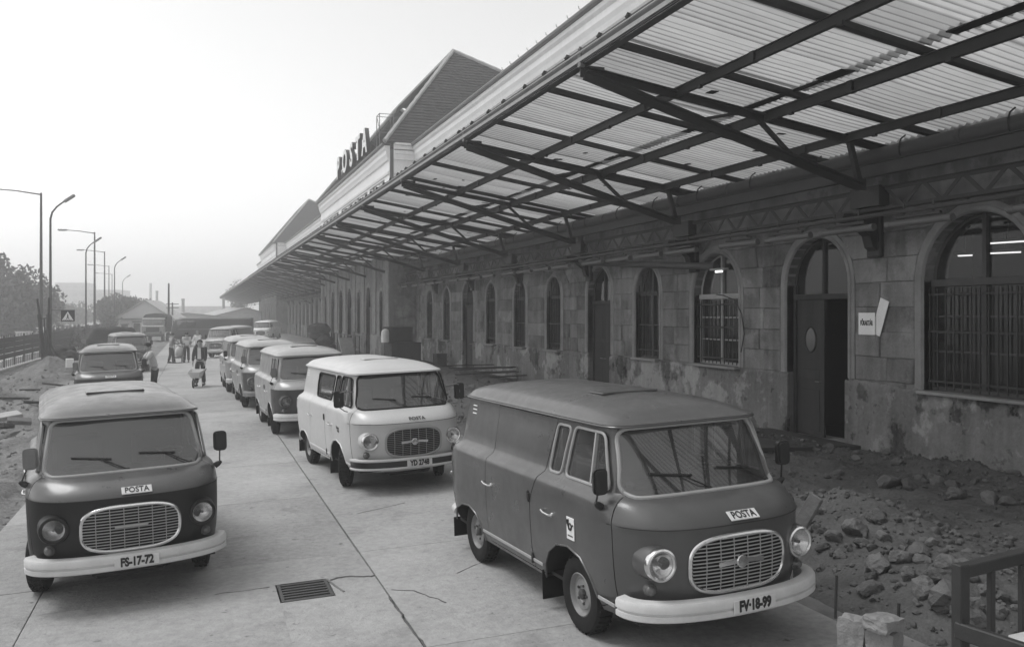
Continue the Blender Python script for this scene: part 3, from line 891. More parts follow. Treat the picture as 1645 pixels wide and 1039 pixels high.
while rows[-1] < 150: rows.append(rows[-1] + 3.25)
unit = {}
def slab_mesh(k):
    mb = MB(); mb.box((0, 0, -.5), (1, 1, 1)); return mb.mesh('concrete_slab', MT['concrete'])
for ci, (x0, x1) in enumerate(cols):
    for y0, y1 in zip(rows[:-1], rows[1:]):
        if y0 > 95 and ci == 0: continue
        pcs = [(x0, x1, y0, y1)]
        if ci == 1 and abs(y0 - 7.15) < .01:               # the drain sits in this bay: the bay is split at the joint of the drain
            pcs = [(x0, x1, 9.405, y1 - .006), (x0, .78, y0 + .006, 9.40), (1.31, x1, y0 + .006, 9.40), (.78, 1.31, y0 + .006, 8.80)]
        for a0, a1, b0, b1 in pcs:
            sp_ = len(pcs) > 1
            w, l_ = a1 - a0 - (0 if sp_ else .003), b1 - b0 - (.0 if sp_ else .012)
            bm = MB(); bm.box((0, 0, -.05), (w, l_, .1), bev=0 if sp_ else .004)
            cx, cy = (a0 + a1) / 2, (b0 + b1) / 2
            bm.build('concrete_slab', MT['concrete_one' if sp_ else 'concrete'], road, loc=(cx, cy, gz(cx, cy) + (0 if sp_ else random.uniform(-.003, .002))), rot=(0, TILT, 0))
dr = empty('drain_grate', (1.045, 9.1, gz(1.045, 9.1)), 0, 'rusty slotted drain grate let into the concrete paving', 'drain')
dr.rotation_euler = (0, TILT, 0)
b = MB()
for sx in (-1, 1): b.box((sx * .235, 0, -.02), (.03, .58, .05))
for sy in (-1, 1): b.box((0, sy * .285, -.02), (.44, .02, .05))
b.build('drain_frame', MT['zinc_d'], dr)
b = MB(); b.box((0, 0, -.046), (.44, .55, .004)); b.build('drain_sump', MT['rubber'], dr)
for k in range(7):
    b = MB(); b.box((0, -.25 + k * .083, -.012), (.44, .038, .03)); b.build('drain_bar', MT['zinc_d'], dr)
cr = MB(); pts = []
for k in range(13):
    t = k / 12; x = 1.33 + .45 * t; y = 9.32 + .05 * math.sin(t * 5) + .02 * nz(t * 9, 2); pts.append((x, y, gz(x, y) + .001))
cr.tube(pts, .012, 5); cr.tube([(1.30, 9.36, gz(1.3, 9) + .001), (1.35, 9.1, gz(1.3, 9) + .001), (1.40, 8.88, gz(1.3, 9) + .001)], .014, 5)
tag(cr.build('road_crack', MT['joint']), kind='structure')
def crack(pts, r, seed):
    b_ = MB(); P_ = []
    for (xa, ya), (xb, yb) in zip(pts[:-1], pts[1:]):
        n = max(2, int(math.hypot(xb - xa, yb - ya) / .06))
        for k in range(n):
            t = k / n; x = xa + (xb - xa) * t + .025 * nz(k * .35 + seed, ya * 3); y = ya + (yb - ya) * t + .03 * nz(k * .3, seed + 9.); P_.append((x, y, gz(x, y) - .001))
    b_.tube(P_, [max(.002, r * (1 + .8 * nz(i * .4, seed))) for i in range(len(P_))], 5); tag(b_.build('road_crack', MT['crack']), kind='structure')
crack([(1.78, 8.55), (1.80, 7.0)], .011, 1); crack([(1.85, 8.75), (2.05, 8.62), (2.28, 8.1)], .006, 2); crack([(.2, 9.34), (.78, 9.36)], .006, 3)
crack([(2.6, 9.0), (3.0, 9.3), (3.1, 9.8)], .004, 5); crack([(2.1, 12.2), (2.9, 12.6)], .003, 7)

# street beyond the fence
st = MB(); st.grid(lambda u, v: (-30 + 17.5 * u, 20 + 330 * v, gz(-30, 0) - .3), 1, 1); tag(st.build('street', MT['asphalt'], fix=False), kind='structure')

# ------------------------------------------------------------------ the station building
WX, PX, EAVE = 11.55, 10.05, 12.05          # main wall plane, pavilion wall plane, eaves height
BASE = .33
bld = empty('station_building', (WX, 26, BASE), 0, 'long stone station building with arched windows and tiled hip roofs behind the canopy', 'building')
def barch(yc, hw, z0, zs, n=14, g=0., flat=None):
    """outline (y, z) of an arched opening"""
    hw += g; out = [(yc - hw, z0), (yc + hw, z0)]
    for k in range(n + 1):
        a_ = math.pi * k / n; out.append((yc + hw * math.cos(a_), zs + hw * math.sin(a_)))
    return out
# kind, centre y, half width, sill z, spring z
OPEN = [('win', 7.0, .98, 1.52, 3.36), ('win', 10.68, 1.06, 1.52, 3.34), ('door', 14.49, .915, BASE, 3.38), ('win', 18.08, .96, 1.60, 3.24), ('win', 21.42, .67, 1.60, 3.38), ('door', 24.46, .82, BASE, 3.38),
        ('win', 28.06, .64, 1.57, 3.40), ('win', 31.4, .64, 1.55, 3.40), ('win', 34.86, .64, 1.56, 3.40), ('door', 38.15, .86, BASE, 3.34), ('win', 41.7, .62, 1.53, 3.40), ('win', 45.0, .60, 1.53, 3.40)]
POPEN = [('win', 50.2, .5, 1.55, 3.6), ('door', 54.2, .8, BASE, 3.6), ('win', 57.6, .6, 1.55, 3.6), ('door', 61.2, .9, BASE, 3.6), ('door', 65, .9, BASE, 3.6), ('door', 69, .9, BASE, 3.6), ('win', 73, .6, 1.55, 3.6)]
QOPEN = [('door' if i % 3 else 'win', 79 + 3.7 * i, .85, BASE if i % 3 else 1.55, 3.5) for i in range(11)]
ROPEN = [('door' if i % 3 else 'win', 122.5 + 3.7 * i, .85, BASE if i % 3 else 1.55, 3.5) for i in range(7)]
def wall_piece(x, y0, y1, openings, thick=.5, ztop=EAVE - .25, name='wall', m='wall'):
    w = MB(); w.box((x + thick / 2, (y0 + y1) / 2, (ztop - .1) / 2), (thick, y1 - y0, ztop + .1)); me = w.mesh('wall')
    c = MB()
    for k, yc, hw, z0, zs in openings:
        c.prism(barch(yc, hw, z0 if k == 'win' else z0 - .15, zs), lambda a_, b_, d: (d, a_, b_), x - .5, x + thick + .5)
    me = boolean(me, [c.mesh('c')]) if openings else me
    me.materials.clear(); me.materials.append(MT[m])
    return link(name, me, None, bld, True)
wall_piece(WX, 2, 48, OPEN)
wall_piece(PX, 48, 75.5, POPEN)
wall_piece(WX, 75.5, 120, QOPEN)
wall_piece(PX, 120, 146, ROPEN)
wall_piece(WX, 146, 175, [])
def box_part(name, x0, x1, y0, y1, z0, z1, m, bev=0., parent=None):
    b_ = MB(); b_.box(((x0 + x1) / 2, (y0 + y1) / 2, (z0 + z1) / 2), (x1 - x0, y1 - y0, z1 - z0), bev=bev); return b_.build(name, MT[m], parent or bld, world=True)
for y in (48, 75.5 - .5, 120, 146 - .5): box_part('return_wall', PX + .5, WX, y, y + .5, -.1, EAVE - .25, 'wall')
box_part('back_wall', 24, 24.4, 2, 175, -.1, EAVE - .25, 'wall'); box_part('end_wall', WX + .5, 24, 2, 2.4, -.1, EAVE - .25, 'wall')
# rooms behind the openings
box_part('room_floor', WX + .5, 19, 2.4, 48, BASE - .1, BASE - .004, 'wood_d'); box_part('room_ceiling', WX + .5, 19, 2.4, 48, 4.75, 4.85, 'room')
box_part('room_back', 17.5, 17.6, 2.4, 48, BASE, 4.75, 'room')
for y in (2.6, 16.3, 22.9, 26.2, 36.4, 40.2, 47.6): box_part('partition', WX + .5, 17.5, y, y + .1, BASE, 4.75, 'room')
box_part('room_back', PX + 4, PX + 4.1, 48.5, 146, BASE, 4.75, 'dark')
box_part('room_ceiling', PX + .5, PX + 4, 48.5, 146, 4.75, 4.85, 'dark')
# interior of the office behind the open door: panel on the wall and a table
box_part('wall_panel', 17.44, 17.5, 14.2, 14.7, 1.9, 2.3, 'dark')
# white frieze, mouldings, eaves gutter
def run(name, x, y0, y1, prof, m, smooth=False):
    """extrude an (out, z) profile along the facade; out is towards the street"""
    b_ = MB(); b_.prism([(o_, z_) for o_, z_ in prof], lambda a_, c_, d: (x - a_, d, c_), y0, y1); return b_.build(name, MT[m], bld, smooth, True)
for x, y0, y1 in ((WX, 2, 48 - .002), (PX, 47.9, 75.6), (WX, 75.5 + .002, 120 - .002), (PX, 119.9, 146.1), (WX, 146.002, 175)):
    e = .0 if x == WX else .004
    run('frieze', x, y0, y1, [(.0, 7.6), (.04, 7.6), (.04, 9.0), (.07, 9.02), (.07, 9.12), (.04, 9.14), (.04, 10.4), (.09, 10.42), (.12, 10.55), (.04, 10.6), (.04, 11.15), (.12, 11.2), (.16, 11.35), (.22, 11.5), (.22, 11.7), (.30, 11.8), (.30, 11.95 + e), (.0, 11.95 + e)], 'frieze')
    run('gutter', x, y0 - .05, y1 + .05, [(.30, 11.96), (.38, 11.965), (.43, 12.0), (.45, 12.06), (.43, 12.10), (.415, 12.06), (.38, 12.02), (.30, 12.0)], 'zinc')
    n = int((y1 - y0) / .9)
    hk = MB()
    for i in range(n):
        y = y0 + (i + .5) * (y1 - y0) / n; hk.tube([(x - .30, y, 12.12), (x - .44, y, 12.14), (x - .45, y, 12.22)], .012, 5)
    tag(hk.build('gutter_hook', MT['zinc_d'], bld, world=True), kind='stuff')
for x, y in ((PX, 48), (PX, 120)):            # moulded returns of the pavilions
    b_ = MB()
    for o_, z0, z1 in ((.04, 7.6, 10.4), (.12, 10.42, 10.58), (.04, 10.58, 11.2), (.16, 11.2, 11.5), (.22, 11.5, 11.7), (.30, 11.75, 11.955), (.44, 11.97, 12.08)):
        b_.box(((PX + WX) / 2 + .1, y - o_ / 2 - .101, (z0 + z1) / 2), (WX - PX - .2, o_, z1 - z0))
    b_.build('frieze_return', MT['frieze'], bld, world=True)
    for k in range(1):
        pass
# recessed lettering panels on the pavilion frieze, white relief strokes
for y0, y1 in ((49.2, 53.6), (54.4, 64.5), (66, 74)):
    box_part('frieze_panel', PX - .052, PX - .044, y0, y1, 9.25, 10.3, 'plaster')
    for k, y in enumerate(np.arange(y0 + .4, y1 - .3, .95)):
        b_ = MB(); w = .14
        b_.box((PX - .09, y, 9.76), (.075, w, .78))
        if k % 3 == 0: b_.box((PX - .09, y + .42, 9.76), (.075, w, .78)); b_.beam((PX - .091, y, 10.1), (PX - .091, y + .42, 9.4), .07, .12)
        elif k % 3 == 1: b_.box((PX - .09, y + .26, 10.1), (.074, .38, .11)); b_.box((PX - .09, y + .22, 9.78), (.074, .3, .10))
        b_.build('relief_letter', MT['frieze'], bld, world=True)
# roofs: stepped courses of tiles
def hip_roof(x0, x1, y0, y1, zr, hx0, hx1, hy, z0=12.08, courses=34):
    """x0..x1, y0..y1 eaves rectangle; ridge along Y between y0+hy and y1-hy; hx0 distance of the ridge from the street eave"""
    rx = x0 + hx0
    A_, B_, C_, D_ = Vector((x0, y0, z0)), Vector((x1, y0, z0)), Vector((x1, y1, z0)), Vector((x0, y1, z0))
    r0, r1 = Vector((rx, y0 + hy, zr)), Vector((rx, y1 - hy, zr))
    b_ = MB()
    for P, Q, S, T in ((A_, B_, r0, r0), (D_, A_, r1, r0), (B_, C_, r0, r1), (C_, D_, r1, r1)):
        nrm = (Q - P).cross(S - P).normalized()
        if nrm.z < 0: nrm = -nrm
        for i in range(courses):
            t0, t1 = i / courses, (i + 1) / courses
            a0, a1 = P.lerp(T, t0) + nrm * .045, Q.lerp(S, t0) + nrm * .045
            c0, c1 = P.lerp(T, t1) + nrm * .012, Q.lerp(S, t1) + nrm * .012
            d0, d1 = P.lerp(T, t0) - nrm * .02, Q.lerp(S, t0) - nrm * .02
            b_.add([d0, d1, a1, a0, c1, c0], [(0, 1, 2, 3), (3, 2, 4, 5)])
    ro = b_.build('roof', MT['tile'], bld, world=True, fix=False)
    rd = MB()
    for P, T in ((A_, r0), (B_, r0), (r0, r1), (C_, r1), (D_, r1)):
        L = (T - P).length; n = int(L / .4)
        rd.tube([P.lerp(T, k / n) + Vector((0, 0, .05)) for k in range(n + 1)], [.11 if k % 2 else .13 for k in range(n + 1)], 6)
    rd.build('ridge_tiles', MT['ridge'], ro, world=True)
    return ro
hip_roof(PX - .38, 30, 47.5, 76, 19.2, 5.6, 12, 6.2)
hip_roof(PX - .38, 30, 119.5, 146.5, 18.6, 5.3, 12, 6.2, courses=24)
def low_roof(y0, y1):
    b_ = MB(); n = 20
    for i in range(n):
        t0, t1 = i / n, (i + 1) / n
        xa, xb = WX - .36 + 6.5 * t0, WX - .36 + 6.5 * t1; za, zb = 12.1 + 2.2 * t0, 12.1 + 2.2 * t1
        b_.add([(xa, y0, za), (xa, y1, za), (xa, y1, za + .05), (xa, y0, za + .05), (xb, y1, zb + .01), (xb, y0, zb + .01)], [(0, 1, 2, 3), (3, 2, 4, 5)])
    b_.add([(WX + 6.1, y0, 14.3), (WX + 6.1, y1, 14.3), (24.4, y1, 12.), (24.4, y0, 12.)], [(0, 1, 2, 3)])
    b_.build('roof', MT['tile'], bld, world=True, fix=False)
for y0, y1 in ((2, 47.5), (76, 119.5), (146.5, 175)): low_roof(y0, y1)

# --- ashlar blocks, arch mouldings, plaster skirting
blocks = 0
def block(poly, x, d=.03, m='ashlar'):
    """one facing stone: polygon in (y, z) with a chamfered, slightly uneven face"""
    global blocks
    c = Vector((sum(p[0] for p in poly) / len(poly), sum(p[1] for p in poly) / len(poly)))
    j = .007; dd = d + random.uniform(-.008, .010) - (.022 if random.random() < .12 else 0); poly = [(p[0] + random.uniform(-.007, .007), p[1] + random.uniform(-.006, .006)) for p in poly]
    P0 = [Vector(p) + (c - Vector(p)).normalized() * j for p in poly]
    P1 = [Vector(p) + (c - Vector(p)).normalized() * (j + .018) for p in poly]
    n = len(poly); b_ = MB()
    tl = random.uniform(-.004, .004)
    vs = [(x + .02, p.x, p.y) for p in P0] + [(x - dd * .55, p.x, p.y) for p in P0] + [(x - dd - tl * (1 if i % 2 else -1), p.x, p.y) for i, p in enumerate(P1)]
    fs = [[2 * n + i for i in range(n)]] + [[i, (i + 1) % n, n + (i + 1) % n, n + i] for i in range(n)] + [[n + i, n + (i + 1) % n, 2 * n + (i + 1) % n, 2 * n + i] for i in range(n)]
    b_.add(vs, fs); b_.build('stone_block', MT[m], bld, world=True); blocks += 1
CZ = [1.60, 2.03, 2.47, 2.92, 3.36, 3.80, 4.24, 4.68]
ops = [o_ for o_ in OPEN if o_[1] > 8]
edges = [(8.0, ops[0][1] - ops[0][2])] + [(a_[1] + a_[2], b_[1] - b_[2]) for a_, b_ in zip(ops[:-1], ops[1:])] + [(ops[-1][1] + ops[-1][2], 48.)]
MG = .20
for pi, (ya, yb) in enumerate(edges):
    lo = ops[pi - 1] if pi > 0 else None; hi = ops[pi] if pi < len(ops) else None
    def lim(o_, s, z):                       # outer edge of the moulding of opening o_ at height z
        r = o_[2] + MG
        if z <= o_[4]: return o_[1] + s * r
        q = r * r - (z - o_[4]) ** 2
        return o_[1] + s * (math.sqrt(q) if q > 0 else 0.)
    for ri in range(len(CZ) - 1):
        z0, z1 = CZ[ri], CZ[ri + 1]
        if ya > 30 and z1 > 4.3: continue
        a0 = lim(lo, 1, z0) if lo else ya; a1 = lim(lo, 1, z1) if lo else ya
        b0 = lim(hi, -1, z0) if hi else yb; b1 = lim(hi, -1, z1) if hi else yb
        w = min(b0 - a0, b1 - a1)
        if w < .12: continue
        n = max(1, round(w / (.68 if ya < 26 else 1.2))); off = (.25 if ri % 2 else -.25) / max(n, 1) if n > 1 else 0.
        ts = [0.] + [(k + off) / n for k in range(1, n)] + [1.]
        if n == 1: ts = [0., 1.]
        for t0, t1 in zip(ts[:-1], ts[1:]):
            poly = [(a0 + (b0 - a0) * t0, z0), (a0 + (b0 - a0) * t1, z0), (a1 + (b1 - a1) * t1, z1), (a1 + (b1 - a1) * t0, z1)]
            if random.random() < .04 and ri < 2: continue       # a stone fallen from the face
            block(poly, WX)
def moulding(yc, hw, z0, zs, x, g0=.0, g1=MG - .012, d=.05):
    b_ = MB(); n = 18
    inner = [(yc - hw - g0, z0)] + [(yc - (hw + g0) * math.cos(math.pi * k / n), zs + (hw + g0) * math.sin(math.pi * k / n)) for k in range(n + 1)] + [(yc + hw + g0, z0)]
    rings = [(0., .22), (0., -.012), (.03, -d), (.085, -d), (.10, -d * .55), (g1, -d * .55), (g1, .02)]
    N = len(inner)
    for g, dx in rings:
        r = hw + g
        b_.v += [(x + dx, yc - r, z0)] + [] if False else []
        out = [(yc - r, z0)] + [(yc - r * math.cos(math.pi * k / n), zs + r * math.sin(math.pi * k / n)) for k in range(n + 1)] + [(yc + r, z0)]
        b_.v += [(x + dx, p[0], p[1]) for p in out]
    for i in range(len(rings) - 1):
        for k in range(N - 1):
            b_.f.append([i * N + k, i * N + k + 1, (i + 1) * N + k + 1, (i + 1) * N + k]); b_.m.append(0)
    return b_.build('arch_moulding', MT['mould'], bld, True, True, sharp=35, fix=False)
for k, yc, hw, z0, zs in OPEN: moulding(yc, hw, (1.60 if k == 'door' else z0), zs, WX)
for k, yc, hw, z0, zs in POPEN + QOPEN + ROPEN: moulding(yc, hw, (BASE if k == 'door' else z0), zs, PX if yc < 76 or yc > 119 else WX)
def skirting(x, y0, y1, opens, top=1.60):
    st = .06 if y1 < 50 else .3
    segs = []; y = y0
    for k, yc, hw, z0, zs in opens:
        if k == 'door': segs.append((y, yc - hw + .06)); y = yc + hw - .06
    segs.append((y, y1))
    for a_, c_ in segs:
        b_ = MB(); n = max(2, int((c_ - a_) / st)); prev = None
        for i in range(n + 1):
            yy = a_ + (c_ - a_) * i / n
            z = top - .05 + .05 * nz(yy * .8, 1.) + .035 * nz(yy * 5, 3.)
            for k, yc, hw, z0, zs in opens:
                if k == 'win' and abs(yy - yc) < hw + .02: z = min(z, z0 - .02 - abs(.05 * nz(yy * 3, 7)))
            d = .045 + .012 * nz(yy * 1.3, 8)
            ring = [(x - d - .015, yy, -.05), (x - d, yy, .6), (x - d + .004, yy, z - .03), (x - d + .02, yy, z), (x + .02, yy, z + .002)]
            q = len(b_.v); b_.v += ring
            if prev is not None:
                for j in range(4): b_.f.append([prev + j, q + j, q + j + 1, prev + j + 1]); b_.m.append(0)
            if i == 0 or i == n:
                b_.v += [(x + .02, yy, -.05)]; b_.f.append([q, q + 1, q + 2, q + 3, q + 4, q + 5]); b_.m.append(0)
            prev = q
        b_.build('plaster_skirting', MT['plaster'], bld, False, True)
skirting(WX, 2, 48, OPEN)
skirting(PX, 47.95, 75.5, POPEN); skirting(WX, 75.5, 120, QOPEN)
# pilaster strips on the pavilion and beyond
for y in (48.5, 52.2, 56, 59.3, 63.1, 67, 71, 75): box_part('pilaster', PX - .07, PX, y - .45, y + .45, 1.6, 7.5, 'mould', .02)
for i in range(12): box_part('pilaster', WX - .07, WX, 77.2 + 3.7 * i - .5, 77.2 + 3.7 * i + .5, 1.6, 7.5, 'mould', .02)
for y in (50, 54, 57.6): box_part('return_block', PX - .02 + .2, PX + 1.4, 47.93, 47.99, 1.7 + (y - 50) * .12, 2.05 + (y - 50) * .12, 'ashlar', .01)

# --- windows and doors
XI = WX + .20
def arch_frame(yc, hw, zs, x, w=.05, d=.07):
    b_ = MB(); n = 14
    b_.tube([(x, yc - (hw - w / 2) * math.cos(math.pi * k / n), zs + (hw - w / 2) * math.sin(math.pi * k / n)) for k in range(n + 1)], w / 2 + .006, 4, flat=(1, 0, 0))
    return b_
def pane(poly, x, parent, m='glass', nm='pane'):
    b_ = MB(); b_.add([(x, a_, c_) for a_, c_ in poly], [list(range(len(poly)))]); return b_.build(nm, MT[m], parent, world=True, fix=False)
def half(yc, hw, zs, s, n=10):
    return [(yc, zs)] + [(yc + s * hw * math.cos(math.pi / 2 * k / n), zs + hw * math.sin(math.pi / 2 * k / n)) for k in range(n + 1)]
def window(yc, hw, z0, zs, x, near, m='frame', bars='low'):
    f = arch_frame(yc, hw, zs, x)
    for s in (-1, 1): f.box((x, yc + s * (hw - .03), (z0 + zs) / 2), (.08, .06, zs - z0))
    f.box((x - .012, yc, zs - .03), (.13, 2 * hw - .02, .12), bev=.01); f.box((x, yc, z0 + .035), (.10, 2 * hw - .02, .07), bev=.01)
    f.box((x - .004, yc, (z0 + zs) / 2), (.085, .085, zs - z0 - .1)); f.box((x - .004, yc, zs + hw / 2), (.085, .075, hw))
    if near:
        for q in (.36, .68): f.box((x, yc, z0 + (zs - z0) * q), (.05, 2 * hw - .1, .035))
    wo = f.build('window', MT[m], bld, world=True)
    sl = MB(); sl.box((WX - .0 if x < WX + .5 and x > WX - .1 else x - .2, yc, z0 - .03), (.34, 2 * hw + .06, .055), bev=.01); sl.build('window_sill', MT['mould'], wo, world=True)
    for s in (-1, 1):
        pane([(yc + s * .03, z0 + .05), (yc + s * (hw - .04), z0 + .05), (yc + s * (hw - .04), zs - .05), (yc + s * .03, zs - .05)], x + .012, wo)
        pane(half(yc + s * .02, hw - .05, zs + .02, s), x + .012, wo)
    # iron grille
    xb = x - .13; top = zs - .12 if bars == 'low' else zs + hw * .96
    nb = max(5, int(2 * hw / (.165 if hw > .8 else .20)))
    sh = None
    for i in range(nb + 1):
        y = yc - hw + .05 + (2 * hw - .10) * i / nb
        zt = top if bars == 'low' else zs + math.sqrt(max((hw - .02) ** 2 - (y - yc) ** 2, 0))
        b_ = MB(); b_.box((xb, y, (z0 + .03 + zt) / 2), (.02, .02, zt - z0 - .03)); b_.build('window_bar', MT['steel'], wo, world=True)
    for z in ((z0 + .16, z0 + (zs - z0) * .54, zs - .22) if near else (z0 + .22, z0 + .9, zs - .05)):
        b_ = MB(); b_.box((xb + .003, yc, z), (.012, 2 * hw - .02, .038)); b_.build('grille_rail', MT['steel'], wo, world=True)
    return wo
for i, (k, yc, hw, z0, zs) in enumerate(OPEN):
    if k == 'win': window(yc, hw, z0, zs, XI, i < 4, 'frame_l' if i == 3 else 'frame', 'low' if i < 4 else 'full')
for k, yc, hw, z0, zs in POPEN: 
    if k == 'win': window(yc, hw, z0, zs, PX + .2, False, 'frame', 'full')
def door(yc, hw, z0, zs, x, open_leaf=False):
    lz = 3.10; f = arch_frame(yc, hw, zs, x)
    for s in (-1, 1): f.box((x, yc + s * (hw - .035), (z0 + zs) / 2), (.10, .07, zs - z0))
    f.box((x - .01, yc, lz + .04), (.12, 2 * hw - .02, .11), bev=.01); f.box((x, yc, (lz + zs + hw) / 2), (.07, .06, zs + hw - lz - .1))
    do = f.build('door', MT['wood_d'], bld, world=True)
    for s in (-1, 1):
        pane([(yc + s * .02, lz + .08), (yc + s * (hw - .05), lz + .08), (yc + s * (hw - .05), zs + .02)] + [(yc + s * (hw - .05) * math.cos(math.pi / 2 * q / 8), zs + (hw - .05) * math.sin(math.pi / 2 * q / 8)) for q in range(1, 8)] + [(yc + s * .02, zs + hw - .06)], x + .01, do, 'dglass')
    for s in (1, -1):                    # s=1 is the far leaf
        b_ = MB(); w = hw - .075
        cy = yc + s * w / 2
        if open_leaf and s == -1:
            # folded back into the room
            b_.box((x + .06 + w / 2, yc - hw + .10, (z0 + lz) / 2), (w, .05, lz - z0 - .03), bev=.005)
            b_.build('door_leaf', MT['wood_d'], do, world=True); continue
        me_b = MB(); me_b.box((x + .01, cy, (z0 + lz) / 2 + .01), (.05, w - .012, lz - z0 - .03), bev=.006)
        for pz0, pz1 in ((.12, .95), (1.15, 1.35)) if open_leaf else ((.12, .9), (1.0, 1.6), (1.7, 2.6)):
            me_b.box((x - .02, cy, z0 + (pz0 + pz1) / 2), (.018, w - .26, pz1 - pz0), bev=.006)
        lf = me_b.build('door_leaf', MT['wood'], do, world=True)
        if open_leaf:
            ov = [(cy - .01 + .17 * math.cos(q), z0 + 1.95 + .25 * math.sin(q)) for q in np.linspace(0, 2 * math.pi, 24, False)]
            b_ = MB(); b_.tube([(x - .02, a_, c_) for a_, c_ in ov], .022, 6, True); b_.build('porthole_frame', MT['wood_d'], lf, True, True)
            b_ = MB(); b_.prism(ov, lambda a_, c_, d: (d, a_, c_), x - .019, x - .0165); b_.build('porthole_glass', MT['lens'], lf, world=True)
        b_ = MB(); b_.tube([(x - .03, cy - s * (w / 2 - .07), z0 + 1.12), (x - .08, cy - s * (w / 2 - .07), z0 + 1.12), (x - .08, cy - s * (w / 2 - .2), z0 + 1.12)], .011, 6); b_.build('handle', MT['zinc'], lf, True, True)
for i, (k, yc, hw, z0, zs) in enumerate(OPEN):
    if k == 'door': door(yc, hw, z0, zs, XI, i == 2)
for k, yc, hw, z0, zs in POPEN + QOPEN[:6]:
    if k == 'door': door(yc, hw, z0, zs, (PX if yc < 76 else WX) + .2)
ov = MB(); ov.add([(11.5, 13.5, BASE + .01), (12.1, 13.5, BASE + .01), (12.1, 15.4, BASE + .01), (11.5, 15.4, BASE + .01)], [(0, 1, 2, 3)]); ov.build('door_step', MT['concrete'], bld, world=True, fix=False)

# furniture glimpsed through the open door
t = empty('office_table', (15.6, 14.3, BASE), 0, 'small table with bent metal legs inside the open doorway', 'table')
b_ = MB(); b_.box((0, 0, .74), (.6, 1.0, .03), bev=.006); b_.build('table_top', MT['wood'], t)
for sx in (-1, 1):
    for sy in (-1, 1):
        b_ = MB(); b_.tube([(sx * .25, sy * .42, .73), (sx * .27, sy * .45, .35), (sx * .27, sy * .45, .0)], .014, 6); b_.build('leg', MT['zinc'], t, True)
m_ = empty('office_machine', (15.6, 14.3, BASE + .756), 0, 'low dark office machine standing on the table inside the open doorway', 'machine')
b_ = MB(); b_.box((0, 0, .06), (.3, .42, .12), bev=.02); b_.build('housing', MT['black'], m_)
b_ = MB(); b_.box((.05, 0, .135), (.16, .36, .03), bev=.01); b_.build('cover', MT['zinc_d'], m_)
# lit tubes seen through the fanlight of the big window
for i, (u0, v0_, u1, v1_, d0, d1) in enumerate(((1590, 391, 1650, 386, 18.2, 17.6), (1590, 407, 1640, 404, 18.6, 18.2), (1539, 411, 1562, 409, 19.6, 19.4))):
    q0, q1 = at(u0, v0_, d0), at(u1, v1_, d1); q1.z = q0.z; ln = (q1 - q0).length; x, y, z = (q0 + q1) / 2
    ft = empty('ceiling_tube_lamp', (x, y, z), math.atan2(q1.y - q0.y, q1.x - q0.x) - math.pi / 2, ('lit fluorescent tube inside the big barred window, the upper one right of the mullion', 'lit fluorescent tube inside the big barred window, the lower one right of the mullion', 'lit fluorescent tube inside the big barred window, left of the mullion')[i], 'lamp', 'lit tubes behind the barred window')
    b_ = MB(); b_.box((0, 0, .04), (.10, ln + .08, .05), bev=.01); b_.box((0, 0, .235), (.02, .02, .33)); b_.build('lamp_housing', MT['frame_l'], ft)
    b_ = MB(); b_.tube([(0, -ln / 2, 0), (0, ln / 2, 0)], .018, 8); b_.build('lit_tube', MT['tube_on'], ft, True)
# paper notices on the pier by the open door
def notice(label, pts_yc, zc, w, h, ang, txt=None, dx=0.):
    n_ = empty('wall_notice', (WX - .046 - dx, pts_yc, zc), 0, label, 'notice')
    b_ = MB(); b_.box((0, 0, 0), (.012, w, h), bev=.002); b_.build('board', MT['white'], n_)
    n_.rotation_euler = (ang, 0, 0)
    if txt:
        me = text_mesh(txt, .125, .002, .004, .50); me.materials.append(MT['black'])
        link('lettering', me, None, n_, loc=(-.0085, 0, .01), rot=(R(90), 0, R(-90)))
    return n_
p0 = 12.98; 
notice('white notice with a dark word, hung level on the pier beside the open door', 13.02, 2.62, .42, .40, 0, 'FŐRAKTÁR', .024)
notice('narrow white notice hanging askew behind the level notice on the pier', 12.71, 2.74, .22, .66, R(20), None, .0)
# ------------------------------------------------------------------ the canopy
FX, NODE0, BAY = 5.5, 12.26, 6.13
def zroof(x): return 6.74 - .156 * (x - FX)
can = empty('platform_canopy', (8.2, 30, 0), 0, 'long steel canopy roofed with wavy translucent sheets along the station wall', 'canopy')
YA, YB = -6.1, 215.
nodes = [NODE0 + BAY * i for i in range(-3, 34)]
# trusses: chords, struts and tie are sub-parts sharing their meshes
def tr(name, fn):
    b_ = MB(); fn(b_); return b_.mesh(name, MT['steel'])
def angle(b_, p0, p1, w, t=.012, up=(0, 0, 1)):
    """two legs of an angle iron"""
    p0, p1 = Vector(p0), Vector(p1); d = (p1 - p0).normalized(); x = d.cross(Vector(up)).normalized(); z = x.cross(d)
    for s in (-1, 1):
        b_.beam(p0 + x * s * (t / 2 + .012) - z * w / 2, p1 + x * s * (t / 2 + .012) - z * w / 2, t, w, up)
        b_.beam(p0 + x * s * (w / 2 + .02), p1 + x * s * (w / 2 + .02), w, t, up)
T0 = Vector((FX + .03, 0, 6.50)); T1 = Vector((11.2, 0, 5.66)); B1 = Vector((10.66, 0, 5.0))
def onT(x): t = (x - T0.x) / (T1.x - T0.x); return T0.lerp(T1, t)
def onB(x): t = (x - T0.x) / (B1.x - T0.x); return (T0 + Vector((0, 0, -.06))).lerp(B1, t)
M_top = tr('top_chord', lambda b_: angle(b_, T0, T1, .10))
M_bot = tr('bottom_chord', lambda b_: (angle(b_, T0 + Vector((.02, 0, -.06)), B1, .12), b_.box(B1, (.26, .02, .2)), b_.box(T0 + Vector((.14, 0, -.05)), (.40, .016, .18))))
